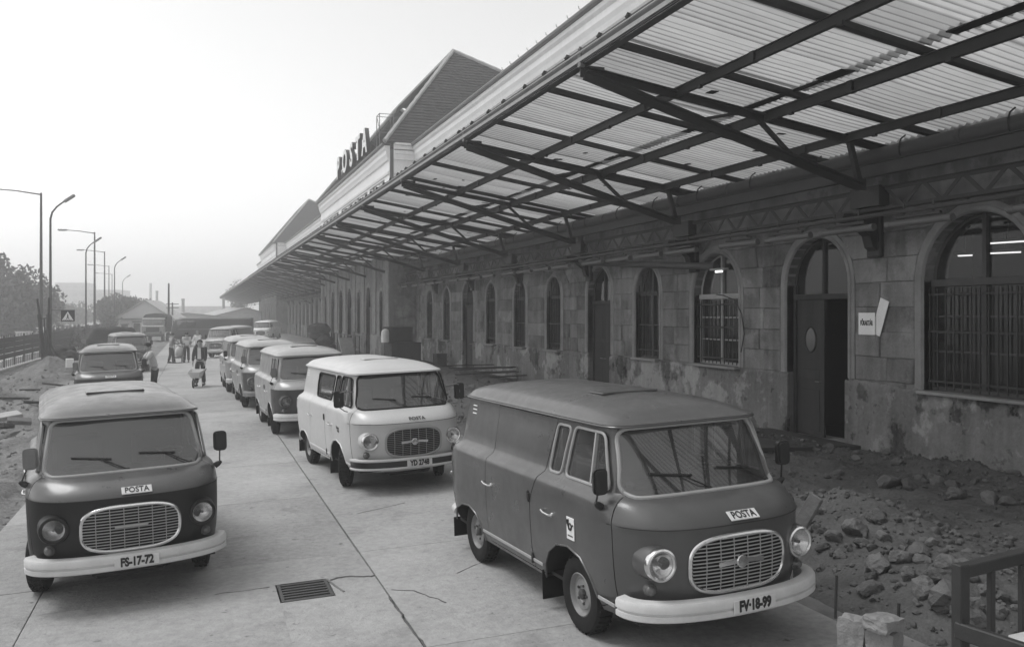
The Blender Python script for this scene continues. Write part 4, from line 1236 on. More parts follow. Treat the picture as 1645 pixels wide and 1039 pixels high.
M_st = [tr('strut', lambda b_, a_=a_, c_=c_: angle(b_, a_, c_, w_, .01, (0, 1, 0)) if False else b_.beam(a_, c_, w_, w_)) for a_, c_, w_ in ((onT(8.45), onB(7.55), .045), (onT(8.5), onB(9.3), .065), (onT(10.43), B1, .085))]
for y in nodes:
    t = link('truss', M_top, None, can, True, loc=(0, y, 0))
    for me in [M_bot] + M_st: link(me.name.split('.')[0], me, None, t)
# purlins
for x, w, h in ((7.1, .07, .13), (8.72, .08, .15), (10.32, .07, .13)):
    b_ = MB(); zc = zroof(x) - .17
    b_.beam((x, YA, zc), (x, YB, zc), w, .014); b_.beam((x, YA, zc - h / 2), (x, YB, zc - h / 2), .014, h); b_.beam((x + .001, YA, zc - h), (x + .001, YB, zc - h), w, .014)
    k = 0; y = 1.
    while y < 90:
        b_.box((x, y, zc - h / 2), (w * 1.25, .10, h * 1.15)); b_.box((x - .03, y + 1.3, zc - h - .02), (.05, .08, .05)); y += BAY / 2
    b_.build('purlin', MT['steel'], can, world=True)
# fascia: angle along the free edge with a wire and clips
b_ = MB(); b_.box((FX - .02, (YA + YB) / 2, 6.665), (.03, YB - YA, .22)); b_.box((FX + .06, (YA + YB) / 2, 6.548), (.12, YB - YA, .016)); b_.build('fascia', MT['steel2'], can, world=True)
b_ = MB(); b_.tube([(FX - .08, YA, 6.70), (FX - .08, YB, 6.70)], .012, 5); b_.build('edge_wire', MT['seal_l'], can, world=True)
b_ = MB(); b_.box((FX - .048, (YA + YB) / 2, 6.61), (.02, YB - YA, .06)); b_.build('edge_strip', MT['frame_l'], can, world=True)
y = .4; i = 0
me = MB(); me.box((0, 0, .045), (.10, .07, .05), bev=.01); me.tube([(-.02, 0, .0), (-.06, 0, .04), (-.03, 0, .09), (.03, 0, .07)], .016, 5); me = me.mesh('edge_clip', MT['steel'])
while y < 100:
    link('edge_clip', me, None, can, True, loc=(FX - .02, y + random.uniform(-.1, .1), 6.72), rot=(0, 0, random.uniform(-.5, .5))); y += 1.02
me = MB(); me.tube([(0, 0, -.16), (-.01, 0, .03), (-.02, .0, .11), (0, .03, .15), (.05, .02, .13)], .02, 6); me.box((.02, 0, -.04), (.09, .10, .24), bev=.01); me = me.mesh('node_bracket', MT['zinc'])
for y in nodes[:20]: link('node_bracket', me, None, can, True, loc=(FX - .03, y, 6.66))
# rafters (dark timber battens under the sheet joints)
b_ = MB()
p0, p1 = Vector((FX + .08, 0, zroof(FX) - .085)), Vector((11.5, 0, zroof(11.5) - .085)); b_.beam(p0, p1, .11, .09, bev=.008); RAF = b_.mesh('rafter', MT['wood_d'])
y = -4.2
while y < 200:
    link('rafter', RAF, None, can, True, loc=(0, y + random.uniform(-.12, .12), 0)); y += 2.62
# corrugated sheets
def corr(x0, x1, w, seg, amp=.024, pitch=.146):
    b_ = MB(); n = int(round(w / pitch)) * seg
    for i in range(n + 1):
        yy = -w / 2 + w * i / n; dz = amp * math.cos(2 * math.pi * i / seg)
        for k in range(3):
            x = x0 + (x1 - x0) * k / 2; b_.v.append((x, yy, zroof(x) + dz - (.02 * math.sin(math.pi * k / 2))))
    for i in range(n):
        for k in range(2): b_.f.append([i * 3 + k, i * 3 + k + 3, i * 3 + k + 4, i * 3 + k + 1]); b_.m.append(0)
    return b_
PW = .146 * 7
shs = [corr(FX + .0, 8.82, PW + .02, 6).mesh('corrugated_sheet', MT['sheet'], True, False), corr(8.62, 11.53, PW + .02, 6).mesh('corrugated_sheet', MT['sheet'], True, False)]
y = YA + PW / 2; cnt = 0
far = MB()
while y < YB:
    for r in (0, 1):
        if y < 1.5 and r == 0 and y < -2: pass
        if cnt < 296 and y > -3:
            o = link('corrugated_sheet', shs[r], None, can, True, loc=(0, y, .012 * r + random.uniform(-.004, .010)), rot=(random.uniform(-.006, .006), 0, random.uniform(-.004, .004))); cnt += 1
        else:
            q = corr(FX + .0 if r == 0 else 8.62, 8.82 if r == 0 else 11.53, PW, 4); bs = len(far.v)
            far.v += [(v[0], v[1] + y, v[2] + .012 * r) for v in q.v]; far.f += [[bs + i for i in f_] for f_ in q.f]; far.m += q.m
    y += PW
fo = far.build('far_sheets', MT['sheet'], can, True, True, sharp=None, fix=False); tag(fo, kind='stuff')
# dirt and leaves lodged in the lap over the middle purlin: ragged dark strips
b_ = MB(); y = 2.
while y < 95:
    ln = random.uniform(.3, 1.4)
    if random.random() < .62: b_.box((8.66 + random.uniform(-.05, .05), y, zroof(8.66) - .035), (random.uniform(.06, .26), ln, .02))
    y += ln + random.uniform(.0, .7)
tag(b_.build('lodged_dirt', MT['rubber'], can, world=True), kind='stuff')
b_ = MB()
for k in range(60):
    x, y = random.uniform(6.2, 10.8), random.uniform(7, 60); b_.box((x, y, zroof(x) - .03), (random.uniform(.06, .2), random.uniform(.08, .2), .012))
tag(b_.build('fallen_leaves', MT['wood_d'], can, world=True), kind='stuff')
# gutter tube under the inner edge, with hangers and joints
gp = MB(); GXc, GZc = 10.92, 5.47
gp.tube([(GXc, YA, GZc), (GXc, YB, GZc)], .135, 16)
go = gp.build('gutter_pipe', MT['zinc_d'], can, True, True)
me = MB(); me.tube([(0, 0, .24), (-.10, 0, .17), (-.142, 0, .05), (-.13, 0, -.06), (-.05, 0, -.138), (.05, 0, -.135)], .014, 5); me = me.mesh('pipe_hanger', MT['steel'])
me2 = MB(); me2.lathe([(.136, -.05), (.149, -.045), (.149, .045), (.136, .05)], (0, 0, 0), (0, 1, 0), 16, False); me2 = me2.mesh('pipe_joint', MT['zinc_d'], True)
y = 1.2
while y < 80:
    link('pipe_hanger', me, None, go, True, loc=(GXc, y, GZc)); 
    if int(y * 10) % 2 == 0: link('pipe_joint', me2, None, go, True, loc=(GXc, y + .9, GZc))
    y += 2.06
# longitudinal beam and lattice girder
b_ = MB(); b_.box((10.86, (YA + YB) / 2, 5.13), (.14, YB - YA, .015)); b_.box((10.86, (YA + YB) / 2, 5.24), (.012, YB - YA, .21)); b_.box((10.861, (YA + YB) / 2, 5.35), (.14, YB - YA, .015)); b_.build('edge_beam', MT['steel2'], can, world=True)
gd = MB()
for z in (4.56, 4.94):
    for s in (-1, 1): gd.box((10.98 + s * .045, (YA + YB) / 2, z), (.06, YB - YA, .012)); gd.box((10.98 + s * .018, (YA + YB) / 2, z + (.03 if z < 4.7 else -.03)), (.012, YB - YA, .06))
go2 = gd.build('lattice_girder', MT['steel'], can, world=True)
me = MB(); me.beam((0, 0, 4.57), (0, .40, 4.93), .065, .012, (1, 0, 0)); me = me.mesh('lattice_bar', MT['steel'])
me_b = MB(); me_b.beam((0, .40, 4.57), (0, 0, 4.93), .065, .012, (1, 0, 0)); me_b = me_b.mesh('lattice_bar', MT['steel'])
y = 4.; k = 0
restg = MB()
while y < 150:
    if k < 290: link('lattice_bar', me if k % 2 else me_b, None, go2, True, loc=(10.965 + .012 * (k % 2), y, 0))
    else: restg.beam((10.98, y, 4.57) if k % 2 else (10.98, y + .4, 4.57), (10.98, y + .4, 4.93) if k % 2 else (10.98, y, 4.93), .045, .012, (1, 0, 0))
    y += .40; k += 1
tag(restg.build('far_lattice_bars', MT['steel'], go2, world=True), kind='stuff')
# wall corbels and the hoods that carry the girder
co = MB(); poly = [(WX - .02, 3.86), (WX - .02, 4.62), (10.70, 4.55), (10.66, 4.43), (11.05, 4.36), (11.28, 4.18), (11.34, 3.98)]
co.prism(poly, lambda a_, c_, d: (a_, d, c_), -.11, .11); co.box((WX - .06, 0, 4.24), (.12, .34, .86), bev=.02); CO = co.mesh('corbel', MT['steel'])
for y in nodes[:22]: link('corbel', CO, None, can, True, loc=(0, y + .55, 0))
hb = MB(); hb.box((10.95, 0, 4.80), (.22, .7, .34)); HB = hb.mesh('girder_plate', MT['steel'])
for y in nodes[:22]: link('girder_plate', HB, None, can, True, loc=(0.002, y + .1, 0))
# sloping rain pipes
def rainpipe(y0, y1, z1, yd=None):
    b_ = MB(); pts = [(11.0, y0, 5.36), (10.98, y0, 4.55), (10.97, y0 - .06, 4.40), (10.96, y0 - .2, 4.33), (11.05, y1, z1)]
    if yd: pts += [(11.2, y1 - .15, z1 - .1), (11.2, y1 - .16, z1 - .5), (11.2, y1 - .16, .4)]
    b_.tube(pts, .085, 10); b_.build('rain_pipe', MT['zinc_d'], can, True, True, sharp=60)
rainpipe(24.6, 17.3, 3.86); rainpipe(61.5, 48.9, 3.9, True); rainpipe(104, 92, 3.9)
b_ = MB(); b_.tube([(10.55, 2, 4.42), (10.55, 140, 4.42)], .035, 8); b_.build('conduit', MT['zinc_d'], can, True, True)
# rows of unlit tube lamps under the girder: each its own lamp
me = MB(); me.tube([(0, -.66, 0), (0, .66, 0)], .055, 12); me.lathe([(.06, -.05), (.066, 0), (.06, .05)], (0, -.62, 0), (0, 1, 0), 12); me.lathe([(.06, -.05), (.066, 0), (.06, .05)], (0, .62, 0), (0, 1, 0), 12); LB = me.mesh('lamp_tube', MT['zinc_l'], True, sharp=40)
me = MB(); me.box((0, 0, .10), (.06, .9, .05), bev=.01); me.box((0, -.3, .2), (.02, .03, .22)); me.box((0, .3, .2), (.02, .03, .22)); LH = me.mesh('lamp_holder', MT['steel2'])
y = 7.; 
while y < 100:
    l_ = empty('canopy_tube_lamp', (10.62, y, 4.24), 0, 'grey unlit tube lamp hanging in the long row under the canopy girder', 'lamp', 'tube lamps in a row under the canopy')
    link('lamp_tube', LB, None, l_); link('lamp_holder', LH, None, l_)
    y += 1.62 if int(y * 7) % 5 else 2.3
l_ = empty('canopy_tube_lamp', (11.0, 17.1, 3.74), 0, 'short pale lamp shining at the end of the sloping rain pipe beside the barred window', 'lamp')
b_ = MB(); b_.tube([(0, -.13, 0), (0, .13, 0)], .022, 8); b_.build('lit_tube', MT['tube_on'], l_, True); b_ = MB(); b_.box((0, 0, .05), (.12, .6, .04), bev=.01); b_.build('lamp_holder', MT['frame_l'], l_)
# hanging cable by the window
b_ = MB(); b_.tube([(11.44, 16.9, 1.95), (11.42, 16.75, 2.35), (11.42, 16.85, 2.8), (11.42, 17.1, 3.1), (11.45, 17.6, 3.22), (11.45, 17.9, 3.25)], .014, 5)
tag(b_.build('cable', MT['black'], None, True), 'thin black cable looped down the wall beside the second barred window', 'cable')

# ------------------------------------------------------------------ POSTA sign on the pavilion roof
sg = empty('roof_sign', (PX - .2, 56, 12.2), 0, 'big rooftop letters POSTA on a steel frame over the pavilion eaves', 'sign')
LET = 'POSTA'
for ch, y in zip(LET, (64.0, 61.1, 58.4, 55.9, 53.6)):
    me = text_mesh(ch, 2.1, .12, .07, 1.15); me.materials.append(MT['steel'])
    lt = link('letter', me, None, sg, True, loc=(PX - .25, y, 13.12), rot=(R(90), 0, R(-90)))
    me = text_mesh(ch, 2.1, .012, .05, 1.15); me.materials.append(MT['white'])
    link('letter_face', me, None, lt, loc=(0, 0, .135))
b_ = MB()
for z in (12.35, 12.5): b_.box((PX + .05, 58.4, z), (.08, 14, .07))
for y in np.arange(52, 66, 1.6): b_.box((PX - .05, y, 12.3), (.06, .06, .5)); b_.beam((PX + .05, y, 13.2), (PX + 1.0, y, 12.4), .05, .05)
b_.build('sign_frame', MT['steel2'], sg, world=True)
b_ = MB()
for y in (50.1, 49.3):
    for x in (PX - .3, PX + .5): b_.box((x, y, 13.05), (.04, .04, 1.9))
for z in (12.2, 13.1, 13.98):
    for y in (50.1, 49.3): b_.box((PX + .1, y, z), (.78, .03, .03))
    for x in (PX - .3, PX + .5): b_.box((x, 49.7, z), (.03, .78, .03))
b_.beam((PX - .3, 49.3, 13.1), (PX - .3, 50.1, 13.98), .03, .03)
b_.build('sign_ladder', MT['zinc'], sg, world=True)
# ------------------------------------------------------------------ vans
body0 = van_shell(False); body0, doors0 = van_doors(body0)
body1 = van_shell(True); body1, doors1 = van_doors(body1)
GRP_R, GRP_L = 'vans parked in the row along the station', 'vans parked in the row on the left'
def park(o, x, y, yaw):
    F = Vector((math.sin(yaw), -math.cos(yaw), SLOPE * math.sin(yaw))).normalized()
    L = Vector((math.cos(yaw), math.sin(yaw), SLOPE * math.cos(yaw))).normalized()
    U = F.cross(L)
    M_ = Matrix((F, L, U)).transposed().to_4x4(); M_.translation = (x, y, gz(x, y))
    o.rotation_euler = M_.to_euler(); o.location = M_.translation
    return o
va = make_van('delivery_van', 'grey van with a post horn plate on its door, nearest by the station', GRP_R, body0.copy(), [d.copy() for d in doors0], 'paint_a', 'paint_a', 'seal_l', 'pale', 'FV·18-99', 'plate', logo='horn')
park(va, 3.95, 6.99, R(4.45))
vd = make_van('delivery_van', 'van with shade-darkened front and pale bumper standing alone at the front on the left', GRP_L, body0, doors0, 'paint_d', 'paint_k_shade', 'seal_l', 'pale', 'FS-17-72', 'plate', ring='paint_k_shade', emblem='bar', steer=R(-13), right_mirror=(-.85, 1.42, 'zinc'))  # lower front darker than the body: painted-in shade
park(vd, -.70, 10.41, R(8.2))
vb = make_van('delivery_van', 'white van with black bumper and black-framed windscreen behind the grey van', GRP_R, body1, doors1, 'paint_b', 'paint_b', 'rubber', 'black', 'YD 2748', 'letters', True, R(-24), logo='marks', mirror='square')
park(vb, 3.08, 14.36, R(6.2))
def another(src, label, group, x, y, yaw, table, skip=('plate_lettering', 'lettering', 'emblem_plate', 'arrow_mark')):
    o = copy_tree(src, None, skip); o['label'] = label; o['group'] = group
    swap(o, table); return park(o, x, y, yaw)
PA = MT
vc = another(vd, 'van with shade painted on its lower front, parked straight behind the white van', GRP_R, 2.56, 21.2, R(3.), {'van_paint_dull': PA['paint_c'], 'van_front_dark': PA['paint_s_shade']})  # lower front colour stands in for shade
ve = another(vd, 'fourth van of the station row, with chrome-edged dark bumper half hidden by the third van', GRP_R, 2.22, 27.6, R(3.), {'van_paint_dull': PA['paint_c'], 'van_front_dark': PA['paint_d'], 'cream_bumper': PA['rim']})
vf = another(va, 'last pale van of the station row, only its flank and roof showing behind the others', GRP_R, 1.95, 33.2, R(2.), {'van_paint_grey': PA['paint_c']})
vg = another(vd, 'van with shade-darkened front parked directly behind the foremost left van', GRP_L, -2.3, 28.3, R(4.), {'van_paint_dull': PA['paint_d'], 'van_front_dark': PA['paint_s_shade']}, ('plate_lettering',))  # shade painted into the lower front here too
vh = another(vd, 'smaller-looking dark van farther back beside the canvas-covered load', GRP_L, -3.0, 48.5, R(10.), {'van_front_dark': PA['paint_d']})
vi = another(va, 'grey minibus facing the camera obliquely in front of the long panel van', 'vehicles parked across the far end of the yard', 1.75, 59.5, R(-28), {'van_paint_grey': PA['paint_c']})
vj = another(va, 'white van standing far back under the end of the canopy', 'vehicles parked across the far end of the yard', 6.4, 90, R(-20), {'van_paint_grey': PA['white']})

# long panel van standing across the yard
def box_vehicle_body(L, W, H, z0, rfront=.5):
    """rounded van body: slices lofted upwards"""
    mb = MB(); N = 40; lv = [(z0, .96, .0), (z0 + .15, 1., .0), (z0 + H * .52, 1., .02), (z0 + H * .56, .98, .05), (z0 + H * .88, .94, .30), (z0 + H * .95, .88, .40), (z0 + H, .66, .7)]
    for z, k, fr in lv:
        for i in range(N):
            a_ = 2 * math.pi * i / N; c, s = math.cos(a_), math.sin(a_)
            x = L / 2 * math.copysign(abs(c) ** .30, c); y = W / 2 * k * math.copysign(abs(s) ** .30, s)
            if x > 0: x -= fr
            mb.v.append((x, y, z))
    for i in range(len(lv) - 1):
        for k in range(N): mb.f.append([i * N + k, i * N + (k + 1) % N, (i + 1) * N + (k + 1) % N, (i + 1) * N + k]); mb.m.append(0)
    mb.f.append(list(range(N))[::-1]); mb.f.append([(len(lv) - 1) * N + k for k in range(N)]); mb.m += [0, 0]
    return mb
def simple_wheel(parent, x, y, r=.38, w=.24):
    b_ = MB(); b_.lathe([(r * .6, -w / 2), (r * .92, -w / 2), (r, -w * .3), (r, w * .3), (r * .92, w / 2), (r * .6, w / 2)], (x, y, r), (0, 1, 0), 24, False)
    wo = b_.build('wheel', MT['tyre'], parent, True)
    b_ = MB(); b_.lathe([(r * .62, w * .42), (r * .5, w * .30), (r * .25, w * .34), (.001, w * .40)], (x, y, r), (0, 1 if y > 0 else -1, 0), 16, False); b_.build('rim', MT['rim'], wo, True)
pv = empty('panel_van', (0, 0, 0), 0, 'long grey panel van standing broadside across the yard behind the minibus', 'van', 'vehicles parked across the far end of the yard')
box_vehicle_body(6.8, 2.15, 1.85, .55).build('body', MT['paint_s_shade'], pv, True)
for x, w in ((2.55, .75), (1.75, .7)):
    for s in (-1, 1):
        b_ = MB(); b_.box((x - .1, s * 1.045, 1.88), (w, .02, .55), bev=.008); b_.build('window', MT['vglass'], pv)
b_ = MB(); b_.box((3.17, 0, 1.88), (.06, 1.7, .6), bev=.02); b_.build('windscreen', MT['vglass'], pv)
for s in (-1, 1):
    for x in (2.2, -2.1): simple_wheel(pv, x, s * .95)
    b_ = MB(); b_.lathe([(.11, 0), (.11, .06), (.06, .09), (.001, .1)], (3.38, s * .75, .95), (1, 0, 0), 14); b_.build('headlight', MT['lens'], pv, True)
    b_ = MB(); b_.box((-.3, s * 1.078, 1.42), (6.0, .012, .03)); b_.build('side_moulding', MT['rim'], pv)
b_ = MB(); b_.box((3.42, 0, .6), (.1, 2.1, .2), bev=.03); b_.build('bumper', MT['cream'], pv)
pvx = at(342, 545, 78)
pv.location = (pvx.x, pvx.y, gz(pvx.x, pvx.y)); pv.rotation_euler = (0, 0, R(180 - 8))

# canvas lorry facing the camera
lr = empty('lorry', (0, 0, 0), 0, 'old lorry with pale-banded cab and dark canvas cover facing down the yard', 'lorry', 'vehicles parked across the far end of the yard')
b_ = MB(); b_.box((.0, 0, 1.25), (1.5, 2.1, .95), bev=.12); b_.box((-.1, 0, 2.0), (1.25, 1.95, .75), bev=.12); b_.build('cab', MT['paint_c'], lr)
b_ = MB(); b_.box((-.05, 0, 2.42), (1.4, 2.06, .10), bev=.04); b_.build('cab_roof', MT['white'], lr)
for s in (-1, 1):
    b_ = MB(); b_.box((.54, s * .47, 2.03), (.03, .86, .52), bev=.01); b_.build('windscreen', MT['vglass'], lr)
    b_ = MB(); b_.lathe([(.12, 0), (.12, .06), (.001, .1)], (.74, s * .78, 1.05), (1, 0, 0), 14); b_.build('headlight', MT['lens'], lr, True)
    simple_wheel(lr, .1, s * .9, .45, .26); simple_wheel(lr, -3.6, s * .9, .45, .3)
b_ = MB(); b_.box((.76, 0, 1.28), (.03, 1.3, .5), bev=.01); b_.build('grille', MT['black'], lr)
b_ = MB(); b_.box((.74, 0, 1.68), (.05, 2.1, .13), bev=.02); b_.build('band', MT['white'], lr)
b_ = MB(); b_.box((.85, 0, .68), (.14, 2.2, .22), bev=.03); b_.build('bumper', MT['black'], lr)
b_ = MB(); b_.prism([(-1.15, 1.0), (1.15, 1.0), (1.15, 2.6), (.9, 2.85), (0, 2.98), (-.9, 2.85), (-1.15, 2.6)], lambda a_, c_, d: (d, a_, c_), -.85, -5.2); b_.build('canvas_cover', MT['canvas'], lr)
lp = at(247, 548, 92); lr.location = (lp.x, lp.y, gz(lp.x, lp.y)); lr.rotation_euler = (0, 0, R(-90 - 6))
# trailer with a dark tarpaulin, left of the small van
tl = empty('covered_trailer', (0, 0, 0), 0, 'low trailer heaped with a dark tarpaulin beside the far left van', 'trailer')
b_ = MB()
def heap(u, v):
    x, y = -1.6 + 3.2 * u, -1.0 + 2.0 * v; e = min(1, 4 * u * (1 - u) * 2.2) * min(1, 4 * v * (1 - v) * 2.2)
    return (x, y, .95 + e * (.75 + .15 * nz(x * 1.5, y * 1.5, 3)))
b_.grid(heap, 18, 12); b_.build('tarpaulin', MT['canvas'], tl, True, sharp=None)
b_ = MB(); b_.box((0, 0, .82), (3.4, 2.1, .26)); b_.build('bed', MT['steel2'], tl)
for x in (-1, 1):
    for s in (-1, 1): simple_wheel(tl, x, s * .9, .36, .2)
tp = at(180, 552, 58); tl.location = (tp.x, tp.y, surf(tp.x, tp.y)); tl.rotation_euler = (0, 0, R(15))

# ------------------------------------------------------------------ people
def skin_mesh(name, vs, es, rs, m, sub=1):
    me = bpy.data.meshes.new(name); me.from_pydata([tuple(v) for v in vs], es, [])
    o = bpy.data.objects.new('tmp', me); COL.objects.link(o)
    md = o.modifiers.new('s', 'SKIN'); md.use_smooth_shade = True
    for i, r in enumerate(rs):
        q = me.skin_vertices[0].data[i]; q.radius = r if isinstance(r, tuple) else (r, r); q.use_root = i == 0
    ms = o.modifiers.new('d', 'SUBSURF'); ms.levels = sub
    dg = bpy.context.evaluated_depsgraph_get()
    r = bpy.data.meshes.new_from_object(o.evaluated_get(dg)); bpy.data.objects.remove(o)
    r.materials.clear(); r.materials.append(m)
    r.polygons.foreach_set('use_smooth', [True] * len(r.polygons))
    return r
def person(label, loc, face, shirt, trousers='trous', hair='hair', lean=0., arms=((.1, .1), (.1, .1)), stride=.0, group=None, sc=1., sleeves=True, bare=False):
    """face: heading of the body; arms: (forward lift, elbow bend) of the right and left arm in radians; lean forward in radians"""
    root = empty('person', loc, face, label, 'person', group); root.scale = (sc,) * 3
    def up(p):            # lean turns the trunk forwards about the hips (y is forwards)
        p = Vector(p); q = p - Vector((0, 0, .95)); c, s = math.cos(lean), math.sin(lean)
        return Vector((p.x, q.y * c + q.z * s, .95 + q.z * c - q.y * s))
    J = {}
    J['pel'] = Vector((0, 0, .95)); J['sp'] = up((0, .01, 1.12)); J['ch'] = up((0, .0, 1.32)); J['nk'] = up((0, .0, 1.47)); J['hd'] = up((0, .03, 1.57)); J['ht'] = up((0, .02, 1.70))
    for s, nm in ((1, 'R'), (-1, 'L')):
        a_ = stride * s
        J['hip' + nm] = Vector((s * .09, 0, .90)); J['kn' + nm] = Vector((s * .10, .04 + a_ * .45, .49)); J['an' + nm] = Vector((s * .105, a_ * .9 - .02, .09 + max(-a_, 0) * .12)); J['to' + nm] = J['an' + nm] + Vector((s * .02, .17, -.055))
        lift, bend = arms[0 if s > 0 else 1]
        sh = up((s * .19, 0, 1.42)); J['sh' + nm] = sh
        d1 = Vector((s * .12, math.sin(lift), -math.cos(lift))).normalized(); J['el' + nm] = sh + d1 * .29
        d2 = Vector((-s * .02, math.sin(lift + bend), -math.cos(lift + bend))).normalized(); J['wr' + nm] = J['el' + nm] + d2 * .25; J['ha' + nm] = J['wr' + nm] + d2 * .10
    def build(nm, chain, rad, m, sub=1, par=None):
        idx = {}; vs = []; rs = []; es = []
        for line in chain:
            for k in line:
                if k not in idx: idx[k] = len(vs); vs.append(J[k]); rs.append(rad[k])
            for k, l in zip(line[:-1], line[1:]): es.append((idx[k], idx[l]))
        return link(nm, skin_mesh(nm, vs, es, rs, m, sub), None, par or root)
    rad = dict(pel=(.15, .11), sp=(.14, .10), ch=(.16, .11), nk=.055, hd=.085, ht=.075)
    for n_ in 'RL': rad.update({'hip' + n_: .085, 'kn' + n_: .06, 'an' + n_: .042, 'to' + n_: .035, 'sh' + n_: .06, 'el' + n_: .043, 'wr' + n_: .03, 'ha' + n_: .036})
    body = build('body', [('pel', 'sp', 'ch', 'nk', 'hd', 'ht'), ('ch', 'shR', 'elR', 'wrR', 'haR'), ('ch', 'shL', 'elL', 'wrL', 'haL'), ('pel', 'hipR', 'knR', 'anR'), ('pel', 'hipL', 'knL', 'anL')], rad, MT['skin'], 2)
    # nose, ears, fingers joined into the same body
    ex = MB(); hd, ht = J['hd'], J['ht']
    fw = (up((0, 1, 1.57)) - up((0, 0, 1.57)))
    ex.tube([hd + fw * .07 + Vector((0, 0, .02)), hd + fw * .112 - Vector((0, 0, .015))], [.012, .017], 6)
    for s in (-1, 1): ex.lathe([(.022, -.01), (.026, .004), (.001, .012)], hd + Vector((s * .085, 0, .01)), (s, 0, 0), 8)
    for n_, s in (('R', 1), ('L', -1)):
        d = (J['ha' + n_] - J['wr' + n_]).normalized(); sd_ = d.cross(Vector((1, 0, 0))).normalized()
        for k in range(4):
            b0 = J['ha' + n_] + sd_ * (k - 1.5) * .018; L = (.065, .078, .074, .058)[k]
            ex.tube([b0, b0 + d * L * .55 - Vector((s * .006, 0, 0)), b0 + d * L - Vector((s * .02, 0, 0))], [.010, .009, .007], 5)
        b0 = J['wr' + n_] + d * .03 + sd_ * .03; ex.tube([b0, b0 + d * .04 + sd_ * .025, b0 + d * .07 + sd_ * .03], [.012, .010, .008], 5)
    bm = bmesh.new(); bm.from_mesh(body.data); me2 = ex.mesh('x', None, True); bm.from_mesh(me2); bm.to_mesh(body.data); bm.free()
    body.data.polygons.foreach_set('use_smooth', [True] * len(body.data.polygons))
    hr = MB()
    def hp(u, v):
        a_ = 2 * math.pi * u; e = math.pi / 2 * v * 1.12
        q = Vector((math.sin(e) * math.cos(a_) * .105, math.sin(e) * math.sin(a_) * .118, math.cos(e) * .115))
        if q.y > .03: q.z = max(q.z, .055)
        c_ = (hd + ht) / 2 + Vector((0, 0, .005)) - fw * .012
        return c_ + Vector((q.x, 0, 0)) + fw * q.y + (ht - hd).normalized() * q.z
    hr.grid(hp, 14, 6); hr.build('hair', MT[hair], root, True, sharp=None)
    ey = MB()
    for s in (-1, 1): ey.lathe([(.011, 0), (.001, .006)], hd + fw * .083 + Vector((s * .033, 0, .028)), fw, 8)
    ey.box(hd + fw * .088 - Vector((0, 0, .045)), (.045, .006, .008)); ey.build('eyes_and_mouth', MT['hair'], root)
    if not bare:
        J['elS' + 'R'] = J['shR'].lerp(J['elR'], .75 if sleeves == 'short' else 1); J['elSL'] = J['shL'].lerp(J['elL'], .75 if sleeves == 'short' else 1)
        J['pelS'] = J['pel'] - Vector((0, 0, .03))
        J['wrSR'] = J['elR'].lerp(J['wrR'], .9); J['wrSL'] = J['elL'].lerp(J['wrL'], .9); J['nkS'] = J['ch'].lerp(J['nk'], .8)
        r2 = dict(pelS=(.178, .135), sp=(.17, .13), ch=(.19, .14), nkS=.075, shR=.083, shL=.083, elSR=.065, elSL=.065, wrSR=.045, wrSL=.045)
        ch = [('pelS', 'sp', 'ch', 'nkS')]
        for n_ in 'RL': ch.append(('ch', 'sh' + n_, 'elS' + n_) + (() if sleeves == 'short' else ('wrS' + n_,)))
        build('shirt', ch, r2, MT[shirt], 2)
    J['pelT'] = J['pel'] + Vector((0, 0, .05))
    r3 = dict(pelT=(.165, .125), pel=(.172, .132), hipR=.105, hipL=.105, knR=.082, knL=.082, anR=.075, anL=.075)
    build('trousers', [('pelT', 'pel', 'hipR', 'knR', 'anR'), ('pel', 'hipL', 'knL', 'anL')], r3, MT[trousers], 2)
    sh = MB()
    for n_ in 'RL':
        a_ = J['an' + n_]; sh.tube([a_ + Vector((0, -.06, -.045)), a_ + Vector((0, .03, -.04)), a_ + Vector((0, .13, -.055)), a_ + Vector((0, .19, -.065))], [.045, .052, .045, .025], 8)
    sh.build('shoes', MT['black'], root, True)
    return root, J
def stand(u, vfeet, d=None):
    q = at(u, vfeet, d) if d else None
    return q
# man pushing the wheelbarrow
wx, wy = .22, 36.5
pm, J = person('man in an open dark jacket pushing a wheelbarrow towards the camera', (wx, wy, gz(wx, wy)), R(180 - 14), 'shirt_d', arms=((.28, .12), (.28, .12)), stride=.16, lean=.06, sc=1.03)
b_ = MB(); b_.prism([(-.07, 1.02), (.07, 1.02), (.055, 1.44), (-.055, 1.44)], lambda a_, c_, d: (a_, d + (c_ - .95) * .06, c_), .13, .152); b_.build('shirt_front', MT['shirt_w'], pm)
wb = empty('wheelbarrow', (wx - .13, wy - .5, gz(wx, wy)), R(180 - 14), 'pale steel wheelbarrow pushed by the man in the dark jacket', 'wheelbarrow')
b_ = MB()                               # tray: flared tub, y forward
rim_ = [(-.33, -.32, .74), (.33, -.32, .74), (.30, .62, .66), (-.30, .62, .66)]; bot_ = [(-.22, -.14, .44), (.22, -.14, .44), (.18, .36, .40), (-.18, .36, .40)]
b_.add(rim_ + bot_, [(0, 1, 5, 4), (1, 2, 6, 5), (2, 3, 7, 6), (3, 0, 4, 7), (4, 5, 6, 7)]); b_.tube(rim_, .016, 6, True); b_.build('tray', MT['offwhite'], wb, fix=False)
b_ = MB()
for s in (-1, 1): b_.tube([(s * .27, -.80, .74), (s * .22, -.2, .46), (s * .06, .62, .21)], .018, 6)
b_.build('frame', MT['steel2'], wb, True)
for s in (-1, 1):
    b_ = MB(); b_.tube([(s * .2, -.12, .44), (s * .22, -.22, .0)], .016, 6); b_.build('leg', MT['steel2'], wb, True)
